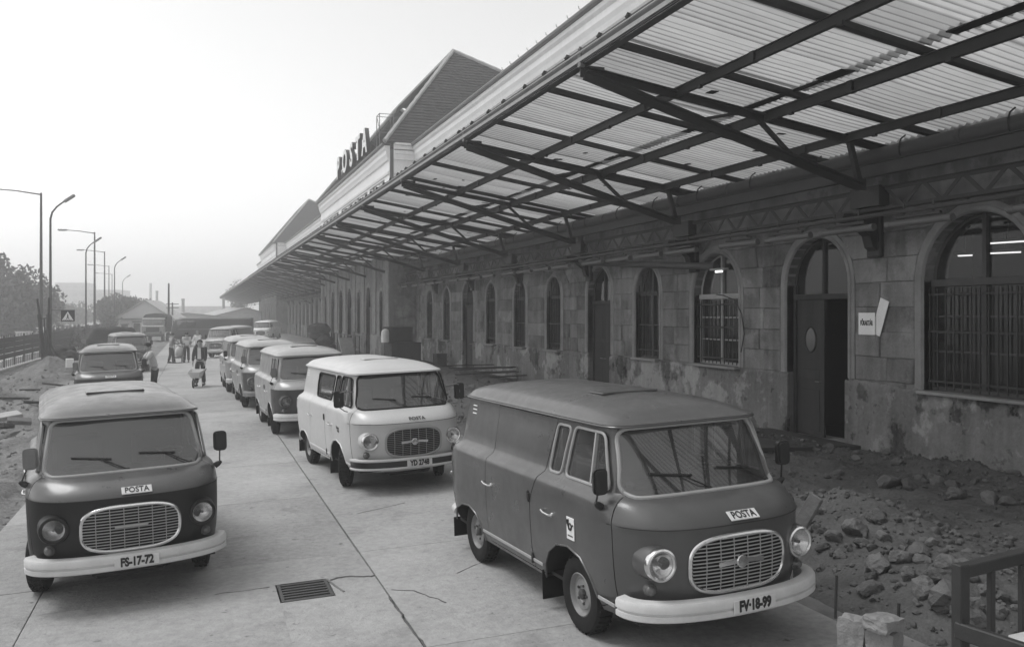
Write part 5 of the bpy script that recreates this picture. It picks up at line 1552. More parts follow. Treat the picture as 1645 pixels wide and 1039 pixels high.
b_ = MB(); b_.tube([(.0, .62 + .17 * math.cos(a_), .20 + .17 * math.sin(a_)) for a_ in np.linspace(0, 2 * math.pi, 20, False)], .032, 8, True); wo = b_.build('wheel', MT['tyre'], wb, True)
b_ = MB(); b_.lathe([(.14, -.02), (.05, -.03), (.02, -.06), (.02, .06), (.05, .03), (.14, .02)], (0, .62, .20), (1, 0, 0), 16); b_.build('rim', MT['rim'], wo, True)
wb.scale = (.78, .78, .9)
# man with a bag beside the left vans
mp = at(249, 640, 29.5); my = mp.y; mx = mp.x
pm, J = person('man in a pale short-sleeved shirt bent over a dark bag beside the left vans', (mx, my, gz(mx, my) + .0), R(100), 'shirt_w', hair='hair', lean=.30, arms=((.75, .9), (.6, .75)), sleeves='short', sc=1.10)
bg_ = empty('shoulder_bag', (mx - .62, my - .02, gz(mx, my)), R(100), 'bulging dark bag held in front of the man in the pale shirt', 'bag')
b_ = MB(); b_.box((0, 0, .98), (.44, .20, .34), bev=.07); b_.build('bag_body', MT['canvas'], bg_)
b_ = MB(); b_.box((0, -.02, 1.19), (.36, .26, .05), bev=.01); b_.build('papers', MT['white'], bg_)
b_ = MB(); b_.tube([(-.2, 0, 1.1), (-.14, -.16, 1.32), (.0, -.24, 1.42), (.14, -.16, 1.32), (.2, 0, 1.1)], .016, 5); b_.build('strap', MT['canvas'], bg_, True)
G3 = 'people gathered round the parcel trolley'
px, py = -1.25, 54.6
person('bare-armed man in a grey vest at the left end of the parcel trolley', (px, py, gz(px, py)), R(-70), 'shirt_g', lean=.12, arms=((.9, .1), (.8, .1)), sleeves='short', stride=.1, group=G3)
px, py = -.42, 54.9
person('man in a white shirt seen from behind at the parcel trolley', (px, py, gz(px, py)), R(-4), 'shirt_w', lean=.05, arms=((.35, .3), (.35, .3)), stride=.05, group=G3, sleeves='short')
px, py = .22, 58.6
person('grey-haired man in a light shirt just right of the parcel trolley', (px, py, gz(px, py)), R(150), 'shirt_w', hair='hair_g', lean=.1, arms=((.5, .5), (.5, .5)), group=G3)
# parcel trolley
pt = empty('parcel_trolley', (-.86, 55.1, gz(-.86, 55)), R(8), 'small wheeled trolley with pale mailbags between the two men in the yard', 'trolley')
b_ = MB(); b_.box((0, 0, .30), (.60, 1.0, .05), bev=.01); b_.build('deck', MT['wood'], pt)
for x in (-.28, .28):
    b_ = MB(); b_.tube([(x, .46, .3), (x, .46, 1.15)], .018, 6); b_.tube([(x, -.46, .3), (x, -.46, 1.15)], .018, 6); b_.build('post', MT['steel2'], pt, True)
b_ = MB(); b_.tube([(-.28, .46, 1.1), (.28, .46, 1.1)], .018, 6); b_.tube([(-.28, -.46, 1.1), (.28, -.46, 1.1)], .018, 6); b_.build('handle', MT['steel2'], pt, True)
for x in (-.24, .24):
    for y in (-.36, .36): b_ = MB(); b_.lathe([(.12, -.025), (.13, 0), (.12, .025)], (x, y, .13), (1, 0, 0), 14); b_.build('wheel', MT['tyre'], pt, True)
mb_ = MB(); mb_.lathe([(.18, .335), (.24, .42), (.24, .7), (.16, .86), (.06, .92), (.10, .97)], (-.86, 55.1, gz(0, 55)), (.08, 0, 1), 14); o = mb_.build('mailbag', MT['offwhite'], None, True); tag(o, 'pale tied mailbag standing on the wheeled trolley', 'mailbag')

# ------------------------------------------------------------------ stones and rubble
def stone_mesh(seed, cube=.0):
    rnd = random.Random(seed); bm = bmesh.new(); bmesh.ops.create_icosphere(bm, subdivisions=3, radius=.5)
    pl = []
    for _ in range(11):
        d = Vector((rnd.gauss(0, 1), rnd.gauss(0, 1), rnd.gauss(0, 1))).normalized(); pl.append((d, rnd.uniform(.27, .46)))
    for v in bm.verts:
        k = 1.
        for d, h in pl:
            t = v.co.normalized().dot(d)
            if t > 0: k = min(k, h / (t * .5))
        v.co *= k * (1 + .16 * noise.noise(v.co * 4 + Vector((seed, 0, 0))) + .08 * noise.noise(v.co * 11 + Vector((seed, 3, 0))))
    me = bpy.data.meshes.new('stone'); bm.to_mesh(me); bm.free(); me.materials.append(MT['stone']); return me
STN = [stone_mesh(i + 3) for i in range(9)]
def put_stone(x, y, s, label, group=None, flat=.75, z=None):
    o = link('broken_stone', random.choice(STN), None, loc=(x, y, (surf(x, y) - .03 if z is None else z) + s * .08 * flat), rot=(random.uniform(-.5, .5), random.uniform(-.5, .5), random.uniform(0, 6.3)), scale=(s * random.uniform(.85, 1.3), s * random.uniform(.75, 1.1), s * flat * random.uniform(.8, 1.1)))
    return tag(o, label, 'stone', group)
SL = 'rough broken stone lying in the dug-up earth between the vans and the station wall'
for u, v, s in ((1410, 908, .42), (1448, 893, .30), (1475, 885, .34), (1523, 957, .55), (1503, 925, .36), (1520, 903, .34), (1545, 905, .26), (1395, 945, .30), (1540, 975, .42), (1482, 945, .34), (1462, 872, .24), (1340, 860, .26), (1318, 852, .2), (1430, 775, .5), (1462, 779, .36), (1500, 770, .3), (1540, 795, .4), (1530, 778, .34), (1590, 800, .36), (1620, 806, .34), (1345, 760, .24), (1330, 763, .18), (1375, 735, .2), (1400, 925, .2), (1560, 990, .4), (1600, 980, .3), (1610, 955, .22), (1585, 945, .26), (1405, 830, .3), (1375, 850, .36), (1385, 870, .24), (1350, 890, .2), (1320, 880, .2), (1460, 925, .2), (1495, 870, .2), (1420, 860, .22)):
    d = Vector(at(u, v, 1.)) - Vector((0, 0, CAM_Z)); t = 4.
    while t < 30 and CAM_Z + d.z * t > surf(d.x * t, d.y * t): t += .03
    p = d * t; put_stone(p.x, p.y, s * .8, SL, 'stones in the dug-up earth')
rs = random.Random(5)
for i in range(110):
    y = 4.5 + 26 * rs.random() ** 1.4; x = rs.choice((rs.gauss(6.6, .6), rs.gauss(10.7, .4), rs.uniform(5.8, 11)))
    if not 5.7 < x < 11.25: continue
    put_stone(x, y, rs.uniform(.10, .26), SL, 'stones in the dug-up earth')
# small debris: one mass of real chips
chip = []
for k in range(4):
    q = MB(); bm = bmesh.new(); bmesh.ops.create_icosphere(bm, subdivisions=2, radius=.5)
    rr_ = random.Random(k)
    vs = [tuple(v.co * (1 + .5 * noise.noise(v.co * 3 + Vector((k * 7, 0, 0))) + rr_.uniform(-.07, .07))) for v in bm.verts]; fs = [[v.index for v in f_.verts] for f_ in bm.faces]; bm.free(); chip.append((vs, fs))
def debris(name, n, sampler, smin, smax, m):
    b_ = MB()
    for _ in range(n):
        x, y = sampler(); s = smin + (smax - smin) * rs.random() ** 3; vs, fs = rs.choice(chip)
        a_ = rs.uniform(0, 6.3); c, sn = math.cos(a_), math.sin(a_); k1, k2, k3 = rs.uniform(.7, 1.4), rs.uniform(.6, 1.1), rs.uniform(.6, .95); z = surf(x, y) - .035 + s * .12
        b_.add([(x + s * (vx * k1 * c - vy * k2 * sn), y + s * (vx * k1 * sn + vy * k2 * c), z + s * vz * k3) for vx, vy, vz in vs], fs)
    o = b_.build(name, m, None, True, sharp=50, fix=False); return tag(o, kind='stuff')
def s_right():
    while True:
        y = 3.5 + 32 * rs.random() ** 1.9; x = rs.choice((rs.gauss(6.5, .7), rs.gauss(10.8, .45), rs.uniform(5.6, 11.3), rs.gauss(7.5, 1.)))
        if 5.45 < x < 11.45: return x, y
debris('rubble', 5000, s_right, .02, .11, MT['stone'])
debris('earth_clods', 5500, s_right, .02, .09, MT['clod'])
def s_left():
    y = 12 + 38 * rs.random() ** 1.3; return rs.uniform(-8.5, -2.35), y
debris('gravel', 3000, s_left, .03, .12, MT['block_stone'])
def s_stain():
    return rs.gauss(-.55, .35), rs.gauss(8.35, .35)
debris('dark_crumbs', 260, s_stain, .006, .022, MT['crack'])
def s_road():
    return rs.uniform(-2.2, 5.2), 5.5 + 22 * rs.random() ** 1.5
debris('grit', 500, s_road, .008, .028, MT['joint'])
debris('pale_grit', 120, s_road, .008, .022, MT['stone'])
# squared blocks at the bottom right corner
def squared(u, v, d, size, label, rz):
    p = at(u, v, d)
    b_ = MB(); n = 5; bm = bmesh.new(); bmesh.ops.create_cube(bm, size=1.); bmesh.ops.subdivide_edges(bm, edges=bm.edges[:], cuts=4, use_grid_fill=True)
    for q in bm.verts:
        w = q.co.copy(); q.co = Vector((w.x * size[0], w.y * size[1], w.z * size[2]))
        k = sum(1 for c in w if abs(c) > .49); q.co *= 1 - (.03 if k == 2 else .07 if k == 3 else 0)
        q.co += Vector((noise.noise(w * 3.1 + Vector((u, 0, 0))), noise.noise(w * 3.3 + Vector((0, u, 0))), noise.noise(w * 3.7 + Vector((0, 0, u))))) * .016
    me = bpy.data.meshes.new('squared_block'); bm.to_mesh(me); bm.free(); me.materials.append(MT['block_stone'])
    o = link('squared_block', me, None, loc=p, rot=(0, .03, rz)); return tag(o, label, 'stone block')
squared(1373, 1026, 5.95, (.16, .18, .30), 'left of the two upright rough stone blocks at the edge of the paving', .5)
squared(1421, 1041, 5.8, (.175, .18, .26), 'right of the two upright rough stone blocks, carrying the flat stone', .45)
squared(1420, 1000, 5.78, (.21, .18, .085), 'flat rough stone laid across the top of the right block', .2)
# iron pins in the earth
for i, (u, v0_, v1_, d) in enumerate(((1342, 924, 968, 6.9), (1442, 968, 1020, 5.9))):
    p0, p1 = at(u, v1_, d), at(u + 2, v0_, d)
    b_ = MB(); b_.tube([p0 - Vector((0, 0, .12)), p1], .012, 6)
    tag(b_.build('iron_pin', MT['steel'], None, True), ('thin iron pin standing in the earth near the bumper of the grey van', 'thin iron pin standing right behind the stone blocks')[i], 'pin')
# slanting flat slab and boards
def slab(u, v, d, size, rot, label, m='stone', nm='stone_slab', cat='slab'):
    p = at(u, v, d); b_ = MB(); b_.box((0, 0, 0), size, bev=.012); o = b_.build(nm, MT[m], None, loc=p, rot=rot); return tag(o, label, cat)
slab(1298, 822, 8.6, (.04, .16, .36), (.35, .35, .3), 'thin pale slab of stone leaning in the earth behind the grey van', 'stone')
# concrete ramp to the open door
rp = MB()
def ramp(u, v):
    x = 7.9 + 3.62 * u; y = 13.2 + 2.7 * v; return (x, y, gz(x, y) + .26 - .22 * u + .01 * nz(x, y))
rp.grid(ramp, 8, 6)
n0 = len(rp.v)
pts = [ramp(u, 0) for u in np.linspace(0, 1, 9)]
for i in range(8):
    a_, c_ = pts[i], pts[i + 1]; rp.add([a_, c_, (c_[0], c_[1], c_[2] - .07), (a_[0], a_[1], a_[2] - .07)], [(0, 3, 2, 1)])
pts = [ramp(0, v) for v in np.linspace(0, 1, 7)]
for i in range(6):
    a_, c_ = pts[i], pts[i + 1]; rp.add([a_, c_, (c_[0], c_[1], c_[2] - .07), (a_[0], a_[1], a_[2] - .07)], [(0, 1, 2, 3)])
o = rp.build('metal_gangway', MT['zinc_d'], None, False, fix=False); tag(o, 'smooth grey metal gangway plate sloping across the earth to the open door', 'gangway')
# planks lying by the far doors
for i in range(9):
    x, y = rs.uniform(9.2, 10.6), rs.uniform(27.5, 33)
    b_ = MB(); b_.box((0, 0, .03), (rs.uniform(1.2, 2.6), .16, .035), bev=.004)
    o = b_.build('plank', MT['wood' if i % 2 else 'wood_d'], None, loc=(x, y, surf(x, y) + .03 * i), rot=(0, 0, rs.uniform(-.3, .5))); tag(o, 'loose plank in the heap of boards by the wall beyond the grey van', 'plank', 'planks heaped by the wall')
# crates and cabinet near the pavilion corner
def crate(x, y, d, label, m, z=None):
    r_ = empty('crate', (x, y, surf(x, y) if z is None else z), .1, label, 'crate'); w, l_, h = d
    b_ = MB(); b_.box((0, 0, h / 2), (w - .04, l_ - .04, h - .03)); b_.build('crate_body', MT[m], r_)
    b_ = MB()
    for sx in (-1, 1):
        for sy in (-1, 1): b_.box((sx * (w / 2 - .03), sy * (l_ / 2 - .03), h / 2), (.06, .06, h))
    b_.box((0, 0, h - .02), (w + .03, l_ + .03, .04), bev=.006); b_.build('crate_frame', MT['wood_d'], r_)
    return r_
crate(9.75, 43.5, (1.5, 1.3, 1.0), 'wide grey wooden crate standing by the pavilion corner', 'wood')
crate(9.5, 43.4, (1.2, 1.0, .75), 'dark crate stacked on the wide grey crate by the pavilion corner', 'canvas', surf(9.75, 43.5) + 1.02)
b_ = MB(); b_.lathe([(.22, 0), (.22, .5), (.16, .6), (.05, .66)], (0, 0, 0), (0, 0, 1), 10); o = b_.build('sack', MT['offwhite'], None, True, loc=(8.8, 43.0, surf(9.75, 43.5) + 1.02), rot=(0, 0, 0)); tag(o, 'small pale sack standing on the wide grey crate', 'sack')
crate(10.9, 40.6, (.5, .5, .55), 'small black box on the rubble below the last arched windows', 'canvas')
# trolley heaped with mail near the far pavilion
hp_ = empty('luggage_cart', (7.7, 58, surf(7.7, 58)), 0, 'luggage cart heaped high with dark bundles beside the far platform railing', 'cart')
b_ = MB(); b_.box((0, 0, .5), (1.4, 3.2, .12)); b_.build('deck', MT['wood_d'], hp_)
for x in (-.55, .55):
    for y in (-1.1, 1.1): simple_wheel(hp_, x, y, .24, .1)
for i in range(9):
    b_ = MB(); vs, fs = chip[i % 3]; s = rs.uniform(.8, 1.2); q = Vector((rs.uniform(-.3, .3), rs.uniform(-1.1, 1.1), .8 + .36 * (i % 3)))
    bm = bmesh.new(); bmesh.ops.create_icosphere(bm, subdivisions=2, radius=.5)
    for v in bm.verts: v.co = v.co * s * (1 + .2 * noise.noise(v.co * 3 + q)); v.co.z *= .7
    me = bpy.data.meshes.new('bundle'); bm.to_mesh(me); bm.free(); me.materials.append(MT['canvas' if i != 4 else 'shirt_g']); o = link('bundle', me, None, loc=q + Vector((7.7, 58, surf(7.7, 58)))); tag(o, 'lumpy dark bundle piled on the luggage cart by the railing', 'bundle', 'bundles on the luggage cart')
rl = empty('platform_railing', (8.4, 52, surf(8.4, 52)), 0, 'thin iron railing along the platform edge before the pavilion', 'railing')
for k in range(9):
    b_ = MB(); b_.box((0, -4 + 1.3 * k, .62), (.05, .05, 1.24)); b_.build('post', MT['steel'], rl)
for z in (.6, 1.22):
    b_ = MB(); b_.box((0, 1.2, z), (.045, 10.6, .045)); b_.build('rail', MT['steel'], rl)
b_ = MB(); b_.box((0, 0, .55), (.9, .04, 1.2)); o = b_.build('leaning_board', MT['wood_l'], None, loc=(8.1, 49.5, surf(8.1, 49.5)), rot=(-.35, 0, .5)); tag(o, 'pale board leaning against the platform railing', 'board')
# steel end frame of a baggage cart at the bottom right edge
bc = empty('baggage_cart', at(1600, 1040, 5.2), 0, 'dark steel end frame of a cart in the bottom right corner', 'cart')
P = lambda u, v, d: at(u, v, d)
def bar(p0, p1, w, nm): b_ = MB(); b_.beam(p0, p1, w, w, bev=.006); return b_.build(nm, MT['steel'], bc, world=True)
bar(P(1543, 917, 5.3), P(1700, 878, 5.3 + .45), .075, 'top_rail'); bar(P(1543, 905, 5.3), P(1543, 1120, 5.3), .075, 'corner_post')
for u, d in ((1592, 5.42), (1642, 5.55), (1690, 5.68)): bar(P(u, 905, d), P(u, 1085, d), .04, 'upright')
b_ = MB(); a_, c_ = P(1536, 1010, 5.3), P(1720, 1072, 4.75); b_.beam(a_, c_, .05, .10, bev=.008); b_.build('deck_edge', MT['steel'], bc, world=True)
b_ = MB(); b_.add([P(1620, 1022, 5.35), P(1720, 1000, 5.6), P(1760, 1075, 4.9), P(1640, 1050, 5.0)], [(0, 1, 2, 3)]); bb = b_.build('deck_sheet', MT['white'], bc, world=True, fix=False)
sm_ = bb.modifiers.new('thick', 'SOLIDIFY'); sm_.thickness = .01
# ------------------------------------------------------------------ left side: railing, poles, lamps, sign
FXL = -9.7
fn = empty('street_railing', (FXL, 60, -.3), 0, 'long dark railing of stacked horizontal boards along the street', 'railing')
zb = -.30
me = MB(); me.box((0, 0, 0), (.05, 2.94, .27), bev=.008); FB = me.mesh('rail_board', MT['wood_d'])
me = MB(); me.box((0, 0, .95), (.09, .09, 1.9), bev=.01); FP = me.mesh('post', MT['steel'])
me = MB(); me.box((0, 0, .28), (.03, .04, .62)); FK = me.mesh('picket', MT['steel'])
y = 34.; k = 0
while y < 150:
    link('post', FP, None, fn, True, loc=(FXL - .06, y, zb))
    if y < 118:
        for z in (.78, 1.08, 1.38, 1.66): link('rail_board', FB, None, fn, True, loc=(FXL + (.012 if z in (.78, 1.38) else 0), y + 1.5, zb + z), rot=(0, random.uniform(-.03, .03), 0))
    if y < 80:
        for q in range(5): link('picket', FK, None, fn, True, loc=(FXL, y + .3 + q * .6, zb))
    y += 3.0
b_ = MB(); b_.box((FXL, 134, zb + 1.2), (.05, 32, 1.2)); b_.build('far_boards', MT['wood_d'], fn, world=True)
b_ = MB()
for y in np.arange(34, 118, .5): b_.box((FXL - .02, y, zb + 1.86), (.025, .025, .22))
tag(b_.build('top_spikes', MT['steel'], fn, world=True), kind='stuff')
kb = MB(); kb.box((FXL + .05, 92, zb + .0), (.4, 120, .34), bev=.02); tag(kb.build('kerb_wall', MT['concrete']), 'low pale concrete footing wall under the dark street railing', 'wall')
# bundle of dark poles stuck in the earth
pl_ = [((60, 480), (73, 575), .055), ((79, 478), (76, 575), .055), ((63, 505), (70, 578), .10), ((78, 505), (78, 578), .11), ((71, 512), (74, 574), .04), ((74, 530), (92, 580), .05), ((66, 512), (80, 506), .03)]
PL_LBL = ['tall thin pole leaning left at the edge of the bundle by the railing', 'tall thin upright pole on the right of the bundle by the railing', 'thick short dark post on the left of the pole bundle', 'thick short dark post on the right of the pole bundle', 'slim dark stake in the middle of the pole bundle', 'short prop slanting down to the right of the pole bundle', 'short crossbar tying the two thick posts together']
for ((u0, v0_), (u1, v1_), r_), lb in zip(pl_, PL_LBL):
    b_ = MB(); b_.tube([at(u0, v0_, 44), at(u1, v1_ + 4, 44)], [r_ * .9, r_], 8); tag(b_.build('wooden_pole', MT['wood_d'], None, True), lb, 'pole', 'poles bundled by the railing')
def lamp_left(u, v, h, label, arm=2.6, depth=None, m='zinc_d'):
    d = depth or F_PX * (h - CAM_Z - .25) / (504 - v); p = at(u, v, d); g = -.35
    r_ = empty('street_lamp', (p.x, p.y, g), 0, label, 'street lamp', 'street lamps along the street'); H = p.z - g
    b_ = MB(); b_.tube([(0, 0, 0), (0, 0, H * .5), (0, 0, H)], [.13, .10, .07], 10); b_.build('pole', MT[m], r_, True)
    b_ = MB(); b_.tube([(0, 0, H - .12), (-arm * .6, 0, H + .08), (-arm, 0, H + .13)], [.05, .04, .035], 6); b_.build('arm', MT[m], r_, True)
    b_ = MB(); b_.box((-arm - .38, 0, H + .14), (.95, .26, .15), bev=.06); hd = b_.build('lamp_head', MT['zinc'], r_)
    b_ = MB(); b_.box((-arm - .42, 0, H + .05), (.62, .2, .06), bev=.02); b_.build('diffuser', MT['offwhite'], hd)
def lamp_curved(u, v, h, label, side=1, m='zinc_d', arm=.95):
    d = F_PX * (h - CAM_Z - .2) / (504 - v); p = at(u, v, d); g = gz(p.x, p.y) - .1
    r_ = empty('street_lamp', (p.x, p.y, g), 0, label, 'street lamp', 'curved lamps along the yard'); H = p.z - g
    b_ = MB(); b_.tube([(0, 0, 0), (0, 0, H * .5), (0, 0, H - .25), (side * .10, 0, H + .15), (side * .35, 0, H + .5), (side * arm * .8, 0, H + .85)], [.10, .08, .06, .055, .05, .045], 10); b_.build('pole', MT[m], r_, True)
    b_ = MB(); a_ = Vector((side * .75, 0, .55)).normalized(); c_ = Vector((side * (arm * .8 + .28), 0, H + 1.03)); b_.box(c_, (.75, .26, .18), (a_, Vector((0, 1, 0)), a_.cross(Vector((0, 1, 0)))), .05); b_.build('lamp_head', MT['zinc'], r_)
lamp_left(66, 310, 11.5, 'tallest straight street lamp, nearest of the arms reaching left over the railing')
lamp_left(152, 373, 11.5, 'second straight lamp from the camera, reaching left above the crossing sign')
lamp_left(168, 404, 11.5, 'third straight lamp reaching left, thinner and greyer in the haze')
lamp_left(175, 427, 11.5, 'fourth straight lamp reaching left, faint in the haze')
lamp_left(180, 440, 11.5, 'fifth and faintest straight lamp of the row reaching left')
lamp_left(4, 437, 9, 'pale lamp before the big dark tree, its arm reaching right', -2.0, 120)
lamp_left(36, 447, 9, 'faint lamp with arm reaching right between the tree and the poles', -2.0, 165)
lamp_curved(81, 345, 9.0, 'tallest curved lamp with its head bent right, beside the pole bundle')
lamp_curved(138, 402, 9.0, 'second curved lamp with its head bent right, before the hazy blocks')
lamp_curved(184, 428, 9.0, 'third curved lamp rising behind the grey bush')
lamp_curved(197, 452, 9.0, 'fourth curved lamp, faint behind the bush by the gabled house')
# crossing sign
sp = at(109, 507, 46)
sn = empty('crossing_sign', sp, 0, 'square dark sign with a white triangle and walking figure, hung from a lamp pole', 'road sign')
sn.rotation_euler = (0, 0, R(-8))
b_ = MB(); b_.box((0, 0, 0), (.66, .04, .60), bev=.01); b_.build('sign_board', MT['black'], sn)
b_ = MB(); b_.prism([(-.28, -.24), (.28, -.24), (0, .22)], lambda a_, c_, d: (a_, d, c_), -.026, -.021); b_.build('triangle', MT['white'], sn)
b_ = MB(); f_ = lambda a_, c_, d: (a_, d, c_)
b_.prism([(.03 * math.cos(q), .06 + .03 * math.sin(q)) for q in np.linspace(0, 6.28, 10, False)], f_, -.031, -.027)
b_.prism([(-.035, -.07), (.03, -.07), (.035, .025), (-.025, .025)], f_, -.031, -.027); b_.prism([(-.07, -.19), (-.04, -.19), (.01, -.07), (-.035, -.07)], f_, -.0312, -.0272); b_.prism([(.05, -.19), (.08, -.19), (.03, -.07), (-.01, -.07)], f_, -.0308, -.0268)
for k in range(5): b_.prism([(-.2 + .085 * k, -.235), (-.16 + .085 * k, -.235), (-.16 + .085 * k, -.205), (-.2 + .085 * k, -.205)], f_, -.0305, -.0265)
b_.build('walking_figure', MT['black'], sn)
b_ = MB(); q0 = at(84, 498, 46.4); b_.tube([tuple(Vector((-1.0, 0.05, .28))), (.33, .05, .28)], .02, 6); b_.build('bracket', MT['zinc_d'], sn, True)
# slabs and timbers in the left heaps
slab(12, 668, 21, (.55, .5, .10), (.1, -.12, .4), 'pale broken concrete slab tipped on the left heap', 'seal_l')
slab(2, 684, 20.5, (.4, .4, .10), (-.1, .2, 1.1), 'smaller broken slab lying under the tipped pale slab', 'stone')
slab(31, 676, 20.8, (.5, .3, .10), (.2, .1, .2), 'dark lump of concrete beside the tipped pale slab', 'stone')
slab(112, 583, 36, (.28, .28, .36), (0, 0, .2), 'white square box beside the mirror of the second left van', 'white', 'white_box', 'box')
for i, (u, v, d, L) in enumerate(((88, 593, 34, 1.6), (48, 603, 32, 1.2), (20, 622, 29, 1.8), (34, 640, 25, 1.5), (60, 650, 24, 1.2))):
    p = at(u, v, d); b_ = MB(); b_.box((0, 0, .05), (L * .55, .11, .07), bev=.01)
    o = b_.build('timber', MT['wood_d'], None, loc=(p.x, p.y, surf(p.x, p.y) + .02), rot=(0, rs.uniform(-.15, .15), rs.uniform(-.6, .9))); tag(o, 'dark timber lying half buried in the earth heaps on the left', 'timber', 'timbers on the left heaps')
# wheelbarrow-like scrap heap behind the poles: lumps of tarred cloth
for i, (u, v, d, s) in enumerate(((105, 567, 45, 1.3), (113, 572, 44, 1.0), (97, 560, 46, .8))):
    p = at(u, v, d); bm = bmesh.new(); bmesh.ops.create_icosphere(bm, subdivisions=3, radius=.5)
    for v_ in bm.verts: v_.co = v_.co * s * (1 + .35 * noise.noise(v_.co * 3 + Vector((i, 0, 0)))); v_.co.z *= .55
    me = bpy.data.meshes.new('scrap_pile'); bm.to_mesh(me); bm.free(); me.materials.append(MT['canvas']); o = link('scrap_pile', me, None, loc=(p.x, p.y, p.z)); tag(o, ('biggest dark lump of scrap beside the sand heap', 'low dark lump of scrap above the white box', 'small dark lump of scrap against the props of the pole bundle')[i], 'scrap')
# hedge-like overgrowth beyond the sand heap
def leafmass(name, c, size, n, ls, m, seed, parent=None, world=False, lobes=7):
    r_ = random.Random(seed); b_ = MB(); c = Vector(c)
    lob = []
    for _ in range(lobes):
        d = Vector((r_.gauss(0, 1), r_.gauss(0, 1), r_.gauss(0, .8))); d = d.normalized() * r_.uniform(.25, .75)
        lob.append((Vector((d.x * size[0] / 2, d.y * size[1] / 2, d.z * size[2] / 2)), r_.uniform(.28, .5)))
    for _ in range(n):
        q, rr_ = r_.choice(lob); d = Vector((r_.gauss(0, 1), r_.gauss(0, 1), r_.gauss(0, 1))).normalized() * (r_.random() ** .4)
        p = c + q + Vector((d.x * size[0], d.y * size[1], d.z * size[2])) * rr_ * .62
        a_ = Vector((r_.gauss(0, 1), r_.gauss(0, 1), r_.gauss(0, .7))).normalized(); t = a_.orthogonal().normalized(); s = ls * r_.uniform(.6, 1.4)
        t = (t * math.cos(r_.uniform(0, 6)) + a_.cross(t) * math.sin(r_.uniform(0, 6))).normalized(); w = a_.cross(t)
        b_.v += [tuple(p - t * s), tuple(p + w * s * .5), tuple(p + t * s), tuple(p - w * s * .5)]; k = len(b_.v) - 4; b_.f.append([k, k + 1, k + 2, k + 3]); b_.m.append(0)
    return b_.build(name, MT[m], parent, False, world, fix=False)
def tree(u, v, d, h, w, label, seed, kind='tree', group=None, n=5200, ls=.20, name='tree', low=.18):
    p = at(u, v, d); g = -.4; H = p.z - g if h is None else h
    r_ = empty(name, (p.x, p.y, g), 0, label, kind, group)
    b_ = MB(); rr_ = random.Random(seed)
    b_.tube([(0, 0, 0), (.1, .05, H * .3), (.05, 0, H * .62), (0, 0, H * .9)], [.05 * w * .6, .04 * w * .6, .02 * w * .6, .03], 8)
    for k in range(6):
        a_ = rr_.uniform(0, 6.3); z0 = H * rr_.uniform(.25, .6); b_.tube([(0, 0, z0), (math.cos(a_) * w * .2, math.sin(a_) * w * .2, z0 + H * .14), (math.cos(a_) * w * .36, math.sin(a_) * w * .36, z0 + H * .24)], [.10, .06, .025], 5)
    b_.build('trunk', MT['bark'], r_, True)
    leafmass('crown', (0, 0, H * (low + 1) / 2), (w, w, H * (1 - low)), n, ls, 'leaf', seed, r_, lobes=12)
    return r_
GT = 'trees along the far side of the street'
tree(-14, 402, 88, None, 9.5, 'big dark tree at the very left edge, tallest of the street trees', 1, group=GT, n=9000, ls=.24, low=.05)
tree(22, 430, 96, None, 9, 'dark tree with ragged top just right of the tallest street tree', 2, group=GT, n=8000, ls=.24, low=.05)
tree(46, 462, 112, None, 9, 'mid grey tree behind the bundle of poles', 3, group=GT, n=6500, ls=.24, low=.05)
tree(75, 452, 150, None, 6, 'narrow pointed tree rising between the two nearest lamps', 4, group=GT, n=4500, low=.05)
tree(100, 482, 170, None, 12, 'hazy grey round tree above the crossing sign', 5, group=GT, n=5000, ls=.3, low=.05)
tree(120, 497, 200, None, 14, 'faint low tree right of the crossing sign', 6, group=GT, n=4500, ls=.3, low=.05)
tree(192, 462, 118, None, 7.5, 'grey bushy tree standing left behind the gabled house', 7, n=6500, ls=.22, low=.05)
tree(218, 466, 122, None, 6.5, 'second grey bushy tree rising over the roof of the gabled house', 8, n=5200, ls=.22, low=.05)
tree(172, 488, 105, None, 2.6, 'thin spindly sapling among the lamp posts', 9, n=900, ls=.13, low=.02)
for i, (u, v, d, w) in enumerate(((105, 528, 75, 6), (135, 524, 80, 7), (160, 522, 84, 5))):
    tree(u, v, d, None, w, ('low bush beyond the sand heap, under the crossing sign', 'wide bush beyond the sand heap, middle one of three', 'bush beyond the sand heap beside the tarpaulin')[i], 20 + i, 'bush', 'bushes beyond the sand heap', 3000, .16, 'bush', 0.)
# small cars on the street
def small_car(u, v, d, label, m):
    p = at(u, v, d); r_ = empty('parked_car', (p.x, p.y, -.33), R(12), label, 'car', 'cars on the street')
    b_ = MB(); b_.prism([(-1.9, .35), (1.95, .35), (2.0, .75), (1.1, .88), (.55, 1.36), (-1.2, 1.38), (-1.85, .95), (-1.95, .7)], lambda a_, c_, q: (q, a_, c_), -.78, .78); b_.build('body', MT[m], r_)
    b_ = MB(); b_.prism([(1.02, .9), (.52, 1.30), (-1.15, 1.32), (-1.62, .95)], lambda a_, c_, q: (q, a_, c_), -.79, .79); b_.build('side_window', MT['dglass'], r_)
    for x in (-.7, .7):
        for y in (-1.2, 1.25): b_ = MB(); b_.lathe([(.2, -.09), (.3, -.08), (.3, .08), (.2, .09)], (x, y, .3), (1, 0, 0), 16); b_.build('wheel', MT['tyre'], r_, True)
small_car(38, 528, 90, 'white car passing on the street behind the railing', 'white')
small_car(126, 517, 120, 'small pale car far along the street beyond the bushes', 'white')
